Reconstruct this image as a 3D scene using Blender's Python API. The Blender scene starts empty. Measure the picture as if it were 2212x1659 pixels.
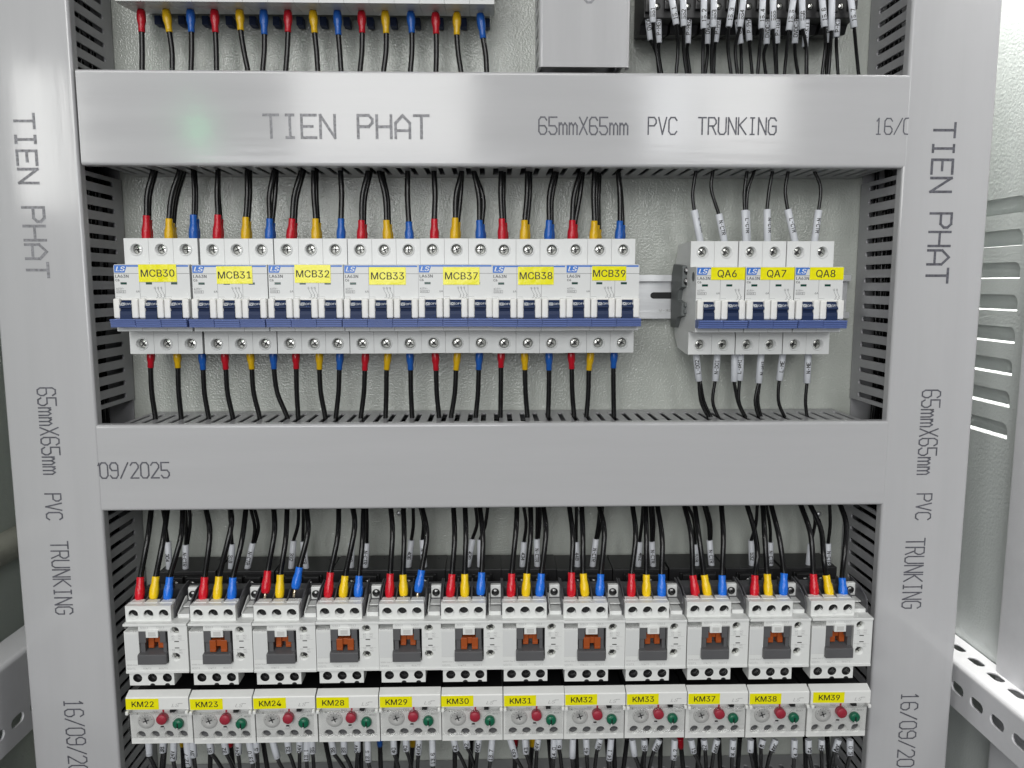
import bpy, bmesh, math, random
from mathutils import Vector, Matrix
random.seed(7)
S = 0.001                                   # everything below is written in millimetres
scene = bpy.context.scene
COL = scene.collection

# ---------------------------------------------------------------- camera
CAM = (-0.76, -640.03, -148.46); PITCH = -0.12638; YAW = 0.02668; ROLL = -0.00051; FPX = 1691.76
_f = Vector((math.sin(YAW)*math.cos(PITCH), math.cos(YAW)*math.cos(PITCH), math.sin(PITCH)))
_r0 = Vector((math.cos(YAW), -math.sin(YAW), 0)); _u0 = _r0.cross(_f)
_r = _r0*math.cos(ROLL) + _u0*math.sin(ROLL); _u = -_r0*math.sin(ROLL) + _u0*math.cos(ROLL)
cam_data = bpy.data.cameras.new('camera'); cam = bpy.data.objects.new('camera', cam_data); COL.objects.link(cam)
cam_data.sensor_width = 36; cam_data.lens = FPX/2212*36; cam_data.clip_start = 0.01; cam_data.clip_end = 50
M = Matrix((_r, _u, -_f)).transposed().to_4x4(); M.translation = Vector(CAM)*S
cam.matrix_world = M; scene.camera = cam

# ---------------------------------------------------------------- light
world = bpy.data.worlds.new('World'); scene.world = world; world.use_nodes = True
bg = world.node_tree.nodes['Background']; bg.inputs[0].default_value = (0.93, 0.97, 1.0, 1); bg.inputs[1].default_value = 0.04
def area(name, loc, target, sx, sy, watts, color=(1, 1, 1), spread=180):
    l = bpy.data.lights.new(name, 'AREA'); l.shape = 'RECTANGLE'; l.size = sx*S; l.size_y = sy*S
    l.energy = watts; l.color = color; l.spread = math.radians(spread)
    o = bpy.data.objects.new(name, l); COL.objects.link(o); o.location = Vector(loc)*S
    o.rotation_euler = (Vector(target)-Vector(loc)).to_track_quat('-Z', 'Y').to_euler()
    return o
area('ceiling_lamp', (-420, -1500, 1150), (0, 0, -200), 1500, 450, 12, (1.0, 0.985, 0.96))
area('fill_lamp', (-380, -1800, -60), (-60, 0, -300), 900, 500, 8, (0.97, 0.98, 1.0))
area('workshop_window', (-330, -2000, 580), (-60, 0, -40), 560, 700, 10, (1.0, 1.0, 0.98))
area('workshop_window_far', (560, -2000, 580), (120, 0, -40), 150, 700, 3, (0.97, 0.99, 1.0))
area('workshop_window_wide', (790, -2000, 580), (150, 0, -40), 260, 700, 5, (1.0, 1.0, 0.98))
area('workshop_doorway', (-1480, -2000, 300), (-320, 0, -80), 380, 420, 4.5, (1.0, 1.0, 0.97))
area('green_lamp', (-862, -1900, 305), (-200, 0, -40), 34, 110, 0.16, (0.1, 1.0, 0.35))
area('slit_board_lamp', (580, 240, -150), (720, 400, -200), 300, 300, 2.6, (1.0, 1.0, 0.93))  # added lamp: lights the board behind the louvre slits, standing in for daylight
area('wall_top_fill', (384, -25, 300), (405, -25, 60), 25, 80, 9, (1.0, 0.99, 0.95))  # added lamp, no such fitting: brightens the top of the louvred side
vs = scene.view_settings
scene.display_settings.display_device = 'sRGB'
vs.view_transform = 'Standard'; vs.look = 'None'; vs.gamma = 1; vs.exposure = -0.06; vs.use_curve_mapping = False
scene.render.engine = 'CYCLES'
scene.cycles.max_bounces = 6; scene.cycles.diffuse_bounces = 3; scene.cycles.glossy_bounces = 3; scene.cycles.transparent_max_bounces = 24
scene.cycles.caustics_reflective = False; scene.cycles.caustics_refractive = False
scene.cycles.use_denoising = True

# ---------------------------------------------------------------- pixel rays (photo scaled to 2212 px wide)
def _dir(u, v): return _f + _r*((u-1106)/FPX) - _u*((v-829.5)/FPX)
def P(u, v, Y):
    d = _dir(u, v); t = (Y-CAM[1])/d.y
    return Vector((CAM[0]+d.x*t, Y, CAM[2]+d.z*t))

# ---------------------------------------------------------------- materials
MATS = {}
def mat(name, col, rough=0.4, metal=0.0, bump=None, var=0.0, vscale=120.0, stretch=(1, 1, 1), spec=0.5, rvar=0.0, coat=0.0):
    m = bpy.data.materials.new(name); m.use_nodes = True; nt = m.node_tree; b = nt.nodes['Principled BSDF']
    b.inputs['Base Color'].default_value = (*col, 1); b.inputs['Roughness'].default_value = rough
    b.inputs['Metallic'].default_value = metal; b.inputs['Specular IOR Level'].default_value = spec
    b.inputs['Coat Weight'].default_value = coat; b.inputs['Coat Roughness'].default_value = 0.08
    if bump or var or rvar:
        tc = nt.nodes.new('ShaderNodeTexCoord'); mp = nt.nodes.new('ShaderNodeMapping'); mp.inputs['Scale'].default_value = stretch
        nt.links.new(tc.outputs['Object'], mp.inputs['Vector'])
    if var or rvar:
        n = nt.nodes.new('ShaderNodeTexNoise'); n.inputs['Scale'].default_value = vscale; n.inputs['Detail'].default_value = 6; n.inputs['Roughness'].default_value = 0.65
        nt.links.new(mp.outputs[0], n.inputs['Vector'])
        if var:
            r = nt.nodes.new('ShaderNodeMapRange'); r.inputs['From Min'].default_value = 0.3; r.inputs['From Max'].default_value = 0.7
            r.inputs['To Min'].default_value = 1-var; r.inputs['To Max'].default_value = 1+var
            nt.links.new(n.outputs['Fac'], r.inputs['Value'])
            mx = nt.nodes.new('ShaderNodeVectorMath'); mx.operation = 'SCALE'; mx.inputs[0].default_value = col
            nt.links.new(r.outputs[0], mx.inputs['Scale']); nt.links.new(mx.outputs[0], b.inputs['Base Color'])
        if rvar:
            r = nt.nodes.new('ShaderNodeMapRange'); r.inputs['From Min'].default_value = 0.3; r.inputs['From Max'].default_value = 0.7
            r.inputs['To Min'].default_value = max(0.02, rough-rvar); r.inputs['To Max'].default_value = rough+rvar
            nt.links.new(n.outputs['Fac'], r.inputs['Value']); nt.links.new(r.outputs[0], b.inputs['Roughness'])
    if bump:
        n2 = nt.nodes.new('ShaderNodeTexNoise'); n2.inputs['Scale'].default_value = bump[0]; n2.inputs['Detail'].default_value = bump[2] if len(bump) > 2 else 2
        bp = nt.nodes.new('ShaderNodeBump'); bp.inputs['Distance'].default_value = bump[1]; bp.inputs['Strength'].default_value = 1
        nt.links.new(mp.outputs[0], n2.inputs['Vector']); nt.links.new(n2.outputs['Fac'], bp.inputs['Height']); nt.links.new(bp.outputs[0], b.inputs['Normal'])
    MATS[name] = m; return m
mat('lid_across', (0.48, 0.48, 0.49), 0.12, bump=(110, 0.00005, 6), rvar=0.04, var=0.025, vscale=26, stretch=(0.16, 1, 2.2))
mat('lid_upright', (0.48, 0.48, 0.49), 0.12, bump=(110, 0.00005, 6), rvar=0.04, var=0.025, vscale=26, stretch=(2.2, 1, 0.16))
mat('duct_plastic_shaded', (0.30, 0.30, 0.312), 0.30, bump=(300, 0.00004), var=0.03)  # same grey plastic as the lids, darkened: shadow put into the colour
mat('plate_paint', (0.43, 0.45, 0.415), 0.14, bump=(680, 0.00045, 1.0), var=0.03, vscale=40, spec=0.6)
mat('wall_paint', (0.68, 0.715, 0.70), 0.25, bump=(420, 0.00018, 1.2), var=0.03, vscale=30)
mat('shade_paint', (0.46, 0.50, 0.46), 0.45, bump=(420, 0.0003, 1.2), var=0.05, vscale=30)  # cabinet wall paint made darker: the shade is put into its colour
mat('rail_paint', (0.80, 0.80, 0.82), 0.35, bump=(700, 0.0001), var=0.03, vscale=60)
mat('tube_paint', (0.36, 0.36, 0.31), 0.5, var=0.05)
mat('ink', (0.10, 0.10, 0.118), 0.5, var=0.5, vscale=500)
mat('ink_grey', (0.23, 0.23, 0.245), 0.5, var=0.4, vscale=500)
mat('white_plastic', (0.69, 0.70, 0.695), 0.36, bump=(1500, 0.00003), var=0.015, vscale=80)
mat('cool_plastic', (0.77, 0.78, 0.765), 0.38, bump=(1500, 0.00003), var=0.02, vscale=80)
mat('collar_plastic', (0.80, 0.795, 0.77), 0.4, bump=(1200, 0.00003), var=0.02)
mat('lever_blue', (0.008, 0.022, 0.075), 0.5, spec=0.3)
mat('bar_blue', (0.10, 0.152, 0.38), 0.4, var=0.05)
mat('logo_blue', (0.03, 0.17, 0.60), 0.35)
mat('print_white', (0.8, 0.82, 0.84), 0.5)
mat('print_dark', (0.05, 0.05, 0.055), 0.5)
mat('print_grey', (0.30, 0.30, 0.30), 0.5)
mat('print_faint', (0.46, 0.46, 0.455), 0.5)
mat('print_black', (0.008, 0.008, 0.008), 0.5)
mat('sticker_yellow', (0.88, 0.82, 0.008), 0.22, bump=(160, 0.00035, 3), rvar=0.08, var=0.03)
mat('window_green', (0.006, 0.05, 0.035), 0.25)
mat('screw_metal', (0.55, 0.55, 0.52), 0.24, 1.0, bump=(900, 0.0001), var=0.25, vscale=400)
mat('screw_dark', (0.16, 0.16, 0.16), 0.28, 1.0, var=0.3, vscale=400)
mat('hole_black', (0.006, 0.006, 0.007), 0.6)
mat('rail_zinc', (0.66, 0.67, 0.68), 0.45, 0.85, bump=(300, 0.00003), var=0.05, vscale=200, stretch=(0.2, 1, 2))
mat('cable_black', (0.005, 0.005, 0.0055), 0.27, var=0.2)
mat('boot_red', (0.47, 0.006, 0.018), 0.28, bump=(230, 0.0006, 3), var=0.10)
mat('boot_yellow', (0.66, 0.40, 0.006), 0.28, bump=(230, 0.0006, 3), var=0.10)
mat('boot_blue', (0.010, 0.095, 0.40), 0.28, bump=(230, 0.0006, 3), var=0.10)
mat('boot_red_fresh', (0.62, 0.008, 0.022), 0.24, bump=(230, 0.0006, 3), var=0.08)
mat('boot_yellow_fresh', (0.90, 0.60, 0.006), 0.24, bump=(230, 0.0006, 3), var=0.08)
mat('boot_blue_fresh', (0.012, 0.16, 0.72), 0.24, bump=(230, 0.0006, 3), var=0.08)
mat('ferrule_white', (0.62, 0.64, 0.68), 0.4, var=0.03, bump=(400, 0.00006))
mat('pin_metal', (0.75, 0.66, 0.5), 0.25, 1.0)
mat('base_black', (0.010, 0.010, 0.011), 0.45, var=0.15)
mat('barrier_grey', (0.085, 0.085, 0.092), 0.4, var=0.06)
mat('frame_grey', (0.105, 0.105, 0.11), 0.45, var=0.05)
mat('carrier_orange', (0.36, 0.075, 0.015), 0.38, var=0.06)
mat('clamp_grey', (0.13, 0.14, 0.14), 0.6, var=0.05)
mat('button_red', (0.50, 0.035, 0.065), 0.4)
mat('knob_green', (0.004, 0.17, 0.085), 0.3)
mat('dial_grey', (0.60, 0.60, 0.585), 0.4)
mat('relay_plastic', (0.79, 0.795, 0.775), 0.36, bump=(1500, 0.00003), var=0.02)
mat('tab_red', (0.5, 0.008, 0.012), 0.4)
def clear_mat():
    m = bpy.data.materials.new('clear_cover'); m.use_nodes = True; nt = m.node_tree; nt.nodes.clear()
    o = nt.nodes.new('ShaderNodeOutputMaterial'); mx = nt.nodes.new('ShaderNodeMixShader'); t = nt.nodes.new('ShaderNodeBsdfTransparent')
    g = nt.nodes.new('ShaderNodeBsdfGlossy'); lw = nt.nodes.new('ShaderNodeLayerWeight'); lw.inputs[0].default_value = 0.25; fr = nt.nodes.new('ShaderNodeMapRange'); fr.inputs['To Min'].default_value = 0.035; fr.inputs['To Max'].default_value = 0.5; nt.links.new(lw.outputs['Facing'], fr.inputs['Value'])
    t.inputs[0].default_value = (0.985, 0.985, 0.985, 1); g.inputs['Roughness'].default_value = 0.07
    nt.links.new(fr.outputs[0], mx.inputs[0]); nt.links.new(t.outputs[0], mx.inputs[1]); nt.links.new(g.outputs[0], mx.inputs[2]); nt.links.new(mx.outputs[0], o.inputs[0])
    MATS['clear_cover'] = m
clear_mat()

# ---------------------------------------------------------------- mesh builder
def ray_poly(poly, cx, cz, ang):
    dx, dz = math.cos(ang), math.sin(ang); best = None
    for i in range(len(poly)):
        ax, az = poly[i]; bx, bz = poly[(i+1) % len(poly)]
        ex, ez = bx-ax, bz-az; den = dx*ez-dz*ex
        if abs(den) < 1e-12: continue
        t = ((ax-cx)*ez-(az-cz)*ex)/den; s = ((ax-cx)*dz-(az-cz)*dx)/den
        if t > 0 and -1e-7 <= s <= 1+1e-7 and (best is None or t < best): best = t
    return (cx+dx*best, cz+dz*best)
def circle(cx, cz, r, n=20): return [(cx+r*math.cos(2*math.pi*i/n+.1), cz+r*math.sin(2*math.pi*i/n+.1)) for i in range(n)]
def smooth_path(pts, n):
    pts = [Vector(p) for p in pts]
    if len(pts) == 2: return [pts[0].lerp(pts[1], i/(n-1)) for i in range(n)]
    q = [pts[0]*2-pts[1]] + pts + [pts[-1]*2-pts[-2]]; out = []; m = len(pts)-1
    for i in range(n):
        t = i/(n-1)*m; k = min(int(t), m-1); t -= k
        a, b, c, d = q[k:k+4]
        out.append(0.5*((2*b)+(c-a)*t+(2*a-5*b+4*c-d)*t*t+(3*b-a-3*c+d)*t**3))
    return out
class MB:
    def __init__(s): s.bm = bmesh.new(); s.k = 0
    def v(s, p): return s.bm.verts.new(p)
    def f(s, vs, smooth=False):
        try: fc = s.bm.faces.new(vs); fc.smooth = smooth; return fc
        except ValueError: return None
    def box(s, x0, x1, y0, y1, z0, z1, bev=0, seg=2):
        if x0 > x1: x0, x1 = x1, x0
        if y0 > y1: y0, y1 = y1, y0
        if z0 > z1: z0, z1 = z1, z0
        return s.prism([(x0, z0), (x1, z0), (x1, z1), (x0, z1)], y0, y1, 'y', bev, seg)
    def prism(s, poly, a0, a1, ax='x', bev=0, seg=2):
        # poly in (y,z) for ax x, (x,z) for ax y, (x,y) for ax z
        mp = {'x': lambda p, a: (a, p[0], p[1]), 'y': lambda p, a: (p[0], a, p[1]), 'z': lambda p, a: (p[0], p[1], a)}[ax]
        A = [s.v(mp(p, a0)) for p in poly]; B = [s.v(mp(p, a1)) for p in poly]; n = len(poly)
        fs = [s.f(A), s.f(B[::-1])]
        for i in range(n): fs.append(s.f([A[i], B[i], B[(i+1) % n], A[(i+1) % n]]))
        fs = [x for x in fs if x]
        bmesh.ops.recalc_face_normals(s.bm, faces=fs)
        if bev:
            es = list({e for x in fs for e in x.edges})
            es = [e for e in es if len(e.link_faces) == 2 and e.calc_face_angle(0) > 0.6]
            bmesh.ops.bevel(s.bm, geom=es, offset=bev, segments=seg, affect='EDGES', profile=0.6)
        return s
    def lathe(s, c, prof, n=20, ax='y', smooth=True, cap=True):
        # prof: (radius, along) pairs about the axis through c
        rings = []
        for r, h in prof:
            ring = []
            for i in range(n):
                a = 2*math.pi*i/n; p, q = r*math.cos(a), r*math.sin(a)
                ring.append(s.v({'y': (c[0]+p, c[1]+h, c[2]+q), 'x': (c[0]+h, c[1]+p, c[2]+q), 'z': (c[0]+p, c[1]+q, c[2]+h)}[ax]))
            rings.append(ring)
        fs = []
        for a, b in zip(rings, rings[1:]):
            for i in range(n): fs.append(s.f([a[i], a[(i+1) % n], b[(i+1) % n], b[i]], smooth))
        for k in (0, -1) if cap else ():
            if prof[k][0] > 0.01: fs.append(s.f(rings[k]))
        bmesh.ops.recalc_face_normals(s.bm, faces=[x for x in fs if x])
        return s
    def tube(s, pts, rad, n=10, res=14, smooth=True):
        path = smooth_path(pts, res) if res else [Vector(p) for p in pts]; m = len(path)
        if not isinstance(rad, (list, tuple)): rad = [rad, rad]
        rr = []
        for i in range(m):
            t = i/(m-1)*(len(rad)-1); k = min(int(t), len(rad)-2); rr.append(rad[k]+(rad[k+1]-rad[k])*(t-k))
        up = Vector((0, -1, 0)); rings = []
        for i in range(m):
            d = (path[min(i+1, m-1)]-path[max(i-1, 0)]).normalized()
            a = d.cross(up)
            if a.length < 1e-4: a = Vector((1, 0, 0))
            a.normalize(); b = a.cross(d); up = b
            rings.append([s.v(path[i]+(a*math.cos(2*math.pi*j/n)+b*math.sin(2*math.pi*j/n))*rr[i]) for j in range(n)])
        fs = []
        for A, B in zip(rings, rings[1:]):
            for j in range(n): fs.append(s.f([A[j], A[(j+1) % n], B[(j+1) % n], B[j]], smooth))
        fs += [s.f(rings[0]), s.f(rings[-1])]
        bmesh.ops.recalc_face_normals(s.bm, faces=[x for x in fs if x])
        return s
    def holed(s, rect, hole, c0, c1, mp, back=True):
        # one cell of a plate: rect (a0,a1,b0,b1) with a convex hole polygon, from depth c0 (front) to c1
        a0, a1, b0, b1 = rect; cx = sum(p[0] for p in hole)/len(hole); cz = sum(p[1] for p in hole)/len(hole)
        R = [(a0, b0), (a1, b0), (a1, b1), (a0, b1)]
        angs = sorted({round(math.atan2(p[1]-cz, p[0]-cx), 5) for p in hole+R})
        I = [ray_poly(hole, cx, cz, a) for a in angs]; O = [ray_poly(R, cx, cz, a) for a in angs]; n = len(angs)
        vi0 = [s.v(mp(*p, c0)) for p in I]; vo0 = [s.v(mp(*p, c0)) for p in O]; vi1 = [s.v(mp(*p, c1)) for p in I]
        vo1 = [s.v(mp(*p, c1)) for p in O]; fs = []
        for i in range(n):
            j = (i+1) % n
            fs.append(s.f([vi0[i], vo0[i], vo0[j], vi0[j]])); fs.append(s.f([vi0[j], vi1[j], vi1[i], vi0[i]], len(hole) > 9))
            fs.append(s.f([vo0[i], vo1[i], vo1[j], vo0[j]]))
            if back: fs.append(s.f([vi1[j], vo1[j], vo1[i], vi1[i]]))
        return s
    def mesh2d(s, vs, fs, fn):
        V = [s.v(fn(*p)) for p in vs]
        for f in fs: s.f([V[i] for i in f])
        return s
    def text(s, t, x, z, h, y, anchor='l', shear=0.0, wide=1.0, bold=0.0, rot=0.0):
        vs, fs, w, H = text_mesh(t, shear, bold); k = h/H; off = {'l': 0, 'c': -w/2, 'r': -w}[anchor]
        cr, sr = math.cos(rot), math.sin(rot)
        def fn(a, b):
            a = (a+off)*k*wide; b = b*k
            return (x+a*cr-b*sr, y, z+a*sr+b*cr)
        return s.mesh2d(vs, fs, fn)
    def rectf(s, x0, x1, z0, z1, y):
        s.f([s.v((x0, y, z0)), s.v((x1, y, z0)), s.v((x1, y, z1)), s.v((x0, y, z1))]); return s
    def line(s, pts, w, y):
        for (ax, az), (bx, bz) in zip(pts, pts[1:]):
            s.k = (s.k+1) % 24; y -= 0.0012 if s.k else -0.0276
            d = Vector((bx-ax, bz-az)); L = d.length
            if L < 1e-6: continue
            d /= L; n = Vector((-d.y, d.x))*w/2; e = d*w*0.3
            s.f([s.v((ax-e.x-n.x, y, az-e.y-n.y)), s.v((bx+e.x-n.x, y, bz+e.y-n.y)), s.v((bx+e.x+n.x, y, bz+e.y+n.y)), s.v((ax-e.x+n.x, y, az-e.y+n.y))])
        return s
_tc = {}
try:                                        # Blender's own interface font; its built-in one otherwise
    import os
    FONT = bpy.data.fonts.load(os.path.join(bpy.utils.system_resource('DATAFILES', path='fonts'), 'Inter.woff2'))
except Exception: FONT = None
def text_mesh(t, shear=0.0, bold=0.0):
    key = (t, shear, bold)
    if key in _tc: return _tc[key]
    def conv(t):
        cu = bpy.data.curves.new('glyphs', 'FONT'); cu.body = t; cu.shear = shear
        if FONT: cu.font = FONT
        cu.resolution_u = 3; cu.offset = bold
        ob = bpy.data.objects.new('glyphs', cu); COL.objects.link(ob)
        ev = ob.evaluated_get(bpy.context.evaluated_depsgraph_get()); me = ev.to_mesh()
        vs = [(v.co.x, v.co.y) for v in me.vertices]; fs = [tuple(p.vertices) for p in me.polygons]
        ev.to_mesh_clear(); bpy.data.objects.remove(ob); bpy.data.curves.remove(cu)
        return vs, fs
    def conv_k(t):                          # the K drawn by hand: its outlines overlap in this font
        H = _tc['H']; w = H*0.128; vs, fs = conv(t[1:]); x0 = min(p[0] for p in vs); vs = [(p[0]-x0+H*0.93, p[1]) for p in vs]
        for q in ([(0, 0), (w, 0), (w, H), (0, H)], [(w, H*.3), (w, H*.47), (H*.64, H), (H*.81, H)], [(w*2.1, H*.43), (w*2.9, H*.56), (H*.84, 0), (H*.68, 0)]):
            n = len(vs); vs += q; fs.append((n, n+1, n+2, n+3))
        return vs, fs
    if 'H' not in _tc:
        hv = conv('H')[0]; _tc['H'] = max(p[1] for p in hv)
    vs, fs = conv_k(t) if (FONT and t[0] == 'K') else conv(t); x0 = min(p[0] for p in vs)
    vs = [(p[0]-x0, p[1]) for p in vs]
    _tc[key] = (vs, fs, max(p[0] for p in vs), _tc['H']); return _tc[key]
GL = {'A': '00 04 26 44 40|02 42', 'C': '45 36 16 05 01 10 30 41', 'D': '00 06 26 44 42 20 00', 'E': '46 06 00 40|03 33',
 'G': '45 36 16 05 01 10 30 41 43 23', 'H': '00 06|40 46|03 43', 'I': '16 36|26 20|10 30', 'K': '00 06|46 03|13 40', 'L': '06 00 40',
 'M': '00 06 23 46 40', 'N': '00 06 40 46', 'O': '01 05 16 36 45 41 30 10 01', 'P': '00 06 36 45 44 33 03', 'R': '00 06 36 45 44 33 03|23 40',
 'T': '06 46|26 20', 'U': '06 01 10 30 41 46', 'V': '06 20 46', 'X': '00 46|06 40', 'm': '00 04|03 14 23 20|23 34 43 40', 'p': '00 04 34 43 42 31 01',
 '0': '01 05 16 36 45 41 30 10 01', '1': '15 26 20|10 30', '2': '05 16 36 45 44 00 40', '3': '05 16 36 45 44 33 13|33 42 41 30 10 01', '4': '30 36 02 42',
 '5': '46 06 03 33 42 41 30 10 01', '6': '45 36 16 05 01 10 30 41 42 33 03', '7': '06 46 10', '8': '13 04 05 16 36 45 44 33 13 02 01 10 30 41 42 33',
 '9': '01 10 30 41 45 36 16 05 04 13 43', '-': '13 33', '.': '10 20', '/': '00 46', ' ': ''}
def strokes(t, pitch, cw, ch):
    out = []; x = 0
    for c in t:
        for pl in GL[c].split('|'):
            if pl: out.append([(x+int(p[0])/4*cw, int(p[1])/6*ch) for p in pl.split()])
        x += pitch
    return out

# ---------------------------------------------------------------- objects
ORG = {}
def mk(name, mb, m, parent=None, at=None, **props):
    at = Vector(at) if at is not None else (ORG[parent.name] if parent else Vector((0, 0, 0)))
    me = bpy.data.meshes.new(name)
    for v in mb.bm.verts: v.co = (v.co-at)*S
    mb.bm.to_mesh(me); mb.bm.free(); me.materials.append(MATS[m])
    o = bpy.data.objects.new(name, me); COL.objects.link(o)
    if parent: o.parent = parent
    else: o.location = at*S
    ORG[o.name] = at
    for k, v in props.items(): o[k] = v
    return o
def thing(name, at, label, cat, group=None):
    o = bpy.data.objects.new(name, None); COL.objects.link(o); o.empty_display_size = 0.01; o.location = Vector(at)*S; ORG[o.name] = Vector(at)
    tag(o, label, cat, group); return o
def tag(o, label, cat, group=None):
    o['label'] = label; o['category'] = cat
    if group: o['group'] = group
    return o
def dup(root, at, label=None, rz=0.0):
    r = root.copy(); COL.objects.link(r); r.location = Vector(at)*S; r.rotation_euler.z = rz; ORG[r.name] = Vector(at)
    if label: r['label'] = label
    for ch in list(root.children):
        c = ch.copy(); COL.objects.link(c); c.parent = r; ORG[c.name] = Vector(at)
        for g in ch.children:
            d = g.copy(); COL.objects.link(d); d.parent = c
    return r

# ================================================================ mounting plate and cabinet
mb = MB(); mb.box(-372, 378, 0, 3, -760, 330)
tag(mk('mounting_plate', mb, 'plate_paint', kind='structure'), 'textured pale grey-green steel plate behind all the devices', 'mounting plate')
for i, (u, v) in enumerate([(862, 1108), (410, 1112), (1247, 1106), (1768, 1110)]):
    p = P(u, v, 0); mb = MB()
    mb.lathe(p, [(2.2, -0.3), (2.2, -0.9), (1.4, -1.6), (0.0, -1.8)], 12)
    tag(mk('plate_screw', mb, 'rail_zinc', at=p), ['small shiny screw head in the plate beside the wires above the relay marked KM29', 'small shiny screw head in the plate above the contactor of KM22',
        'small shiny screw head in the plate above the contactor of KM32', 'small shiny screw head in the plate above the contactor of KM39'][i], 'screw', 'screws in the plate')
# cabinet walls
mpx = lambda x: (lambda a, b, c: (x+c, a, b))
mb = MB(); LZ = [-92.8-25.2*i for i in range(8)]
WY0, WY1, WYF = -44, 40, -64
prev = 330
def wallbox(y0, y1, z0, z1): mb.box(405, 406.5, y0, y1, z0, z1)
wallbox(-230, WY0-6, -760, 330); wallbox(WY1, 160, -760, 330)
for z in LZ:
    wallbox(WY0-6, WY1, z+13, prev)
    hole = [(WY1-2, z-0.8), (WY1-2, z+12)] + [(WY0+7-7*math.sin(a), z+5+7*math.cos(a)) for a in (0.2, .5, .8, 1.1, 1.4)] + [(WY0, z-0.8)]
    mb.holed((WY0-6, WY1, z-3, z+13), hole, 0, 1.5, mpx(405)); prev = z-3
wallbox(WY0-6, WY1, -760, prev)
wall = mk('cabinet_wall', mb, 'wall_paint', kind='structure')
tag(wall, 'pale steel cabinet side with a row of pressed louvres', 'cabinet wall')
for z in LZ:
    mb = MB(); na, nb = 12, 7; g = []
    for i in range(na+1):
        a = i/na; y = WY1-1+(WY0-2-WY1+1)*a; row = []
        e = 1.0 if a < 0.8 else math.sqrt(max(0.0, 1-((a-0.8)/0.2)**2))
        for j in range(nb+1):
            b = j/nb; row.append(mb.v((406.6+6.5*e*b**1.6, y, z+13.2-b*13.2)))
        g.append(row)
    for i in range(na):
        for j in range(nb): mb.f([g[i][j], g[i+1][j], g[i+1][j+1], g[i][j+1]], True)
    mk('louvre', mb, 'wall_paint', wall)
mb = MB(); mb.box(397, 404.8, -190, -63, -760, 330, 3.4, 5)
tag(mk('cabinet_post', mb, 'rail_paint'), 'smooth pale cabinet post in front of the louvred side', 'cabinet post')
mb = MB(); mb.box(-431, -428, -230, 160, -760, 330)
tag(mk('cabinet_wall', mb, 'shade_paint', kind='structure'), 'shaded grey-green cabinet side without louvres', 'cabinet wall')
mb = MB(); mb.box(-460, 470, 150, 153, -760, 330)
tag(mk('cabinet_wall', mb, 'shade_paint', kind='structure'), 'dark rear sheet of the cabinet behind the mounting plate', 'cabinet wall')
mb = MB(); mb.prism([(480, 620), (1000, 240), (1004, 245), (484, 625)], -700, 300, 'z')  # added white board, seen only as bright lines through the slits
tag(mk('slit_board', mb, 'print_white', kind='structure'), 'white board added outside to brighten the louvre slits', 'backing board')
# perforated rails along the cabinet sides
def slot_poly(ca, cb, la, lb, n=5):
    # rounded slot, long axis a
    r = lb/2; out = []
    for i in range(n+1): t = -math.pi/2+math.pi*i/n; out.append((ca+la/2-r+r*math.cos(t), cb+r*math.sin(t)))
    for i in range(n+1): t = math.pi/2+math.pi*i/n; out.append((ca-la/2+r+r*math.cos(t), cb+r*math.sin(t)))
    return out
def side_rail(name, xi, xo, zt, zb, phase, phase2, label, zh):
    sg = 1 if xo > xi else -1
    mb = MB(); y = 60.0; R = 4.0
    while y > -200:
        mb.holed((y-25, y, zb, zt-R), slot_poly(y-12.5+phase, zh, 17, 8.5), 0, 2*sg, lambda a, b, c: (xi+c, a, b))
        if phase2 is not None: mb.holed((y-25, y, xi+R*sg, xo) if sg > 0 else (y-25, y, xo, xi+R*sg), slot_poly(y-12.5+phase2, (xi+xo)/2+2*sg, 17, 8), 0, -2, lambda a, b, c: (b, a, zt+c))
        else: mb.box(xi+R*sg, xo, y-25, y, zt-2, zt)
        y -= 25
    prof = [(xi+sg*(R-R*math.cos(a)), zt-R+R*math.sin(a)) for a in [i*math.pi/10 for i in range(6)]]
    prof += [(xi+sg*(R-(R-2)*math.cos(a)), zt-R+(R-2)*math.sin(a)) for a in [i*math.pi/10 for i in range(5, -1, -1)]]
    mb.prism(prof, 60, y, 'y')
    bot = [(xi, zb), (xi+10*sg, zb), (xi+10*sg, zb-2), (xi, zb-2)]
    mb.prism(bot, 60, y, 'y')
    return tag(mk(name, mb, 'rail_paint'), label, 'rail')
side_rail('perforated_rail', 375, 404, -452, -489, 0, 4, 'pale perforated rail along the louvred cabinet side', -473)
side_rail('perforated_rail', -375, -402, -438, -505, 2, None, 'pale perforated rail along the shaded cabinet side', -489)
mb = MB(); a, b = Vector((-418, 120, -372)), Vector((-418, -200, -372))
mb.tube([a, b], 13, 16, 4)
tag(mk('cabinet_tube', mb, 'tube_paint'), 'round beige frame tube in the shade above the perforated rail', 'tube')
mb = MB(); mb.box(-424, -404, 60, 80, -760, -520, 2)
tag(mk('cabinet_post', mb, 'tube_paint'), 'beige frame post low in the shaded cabinet side', 'cabinet post')

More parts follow.
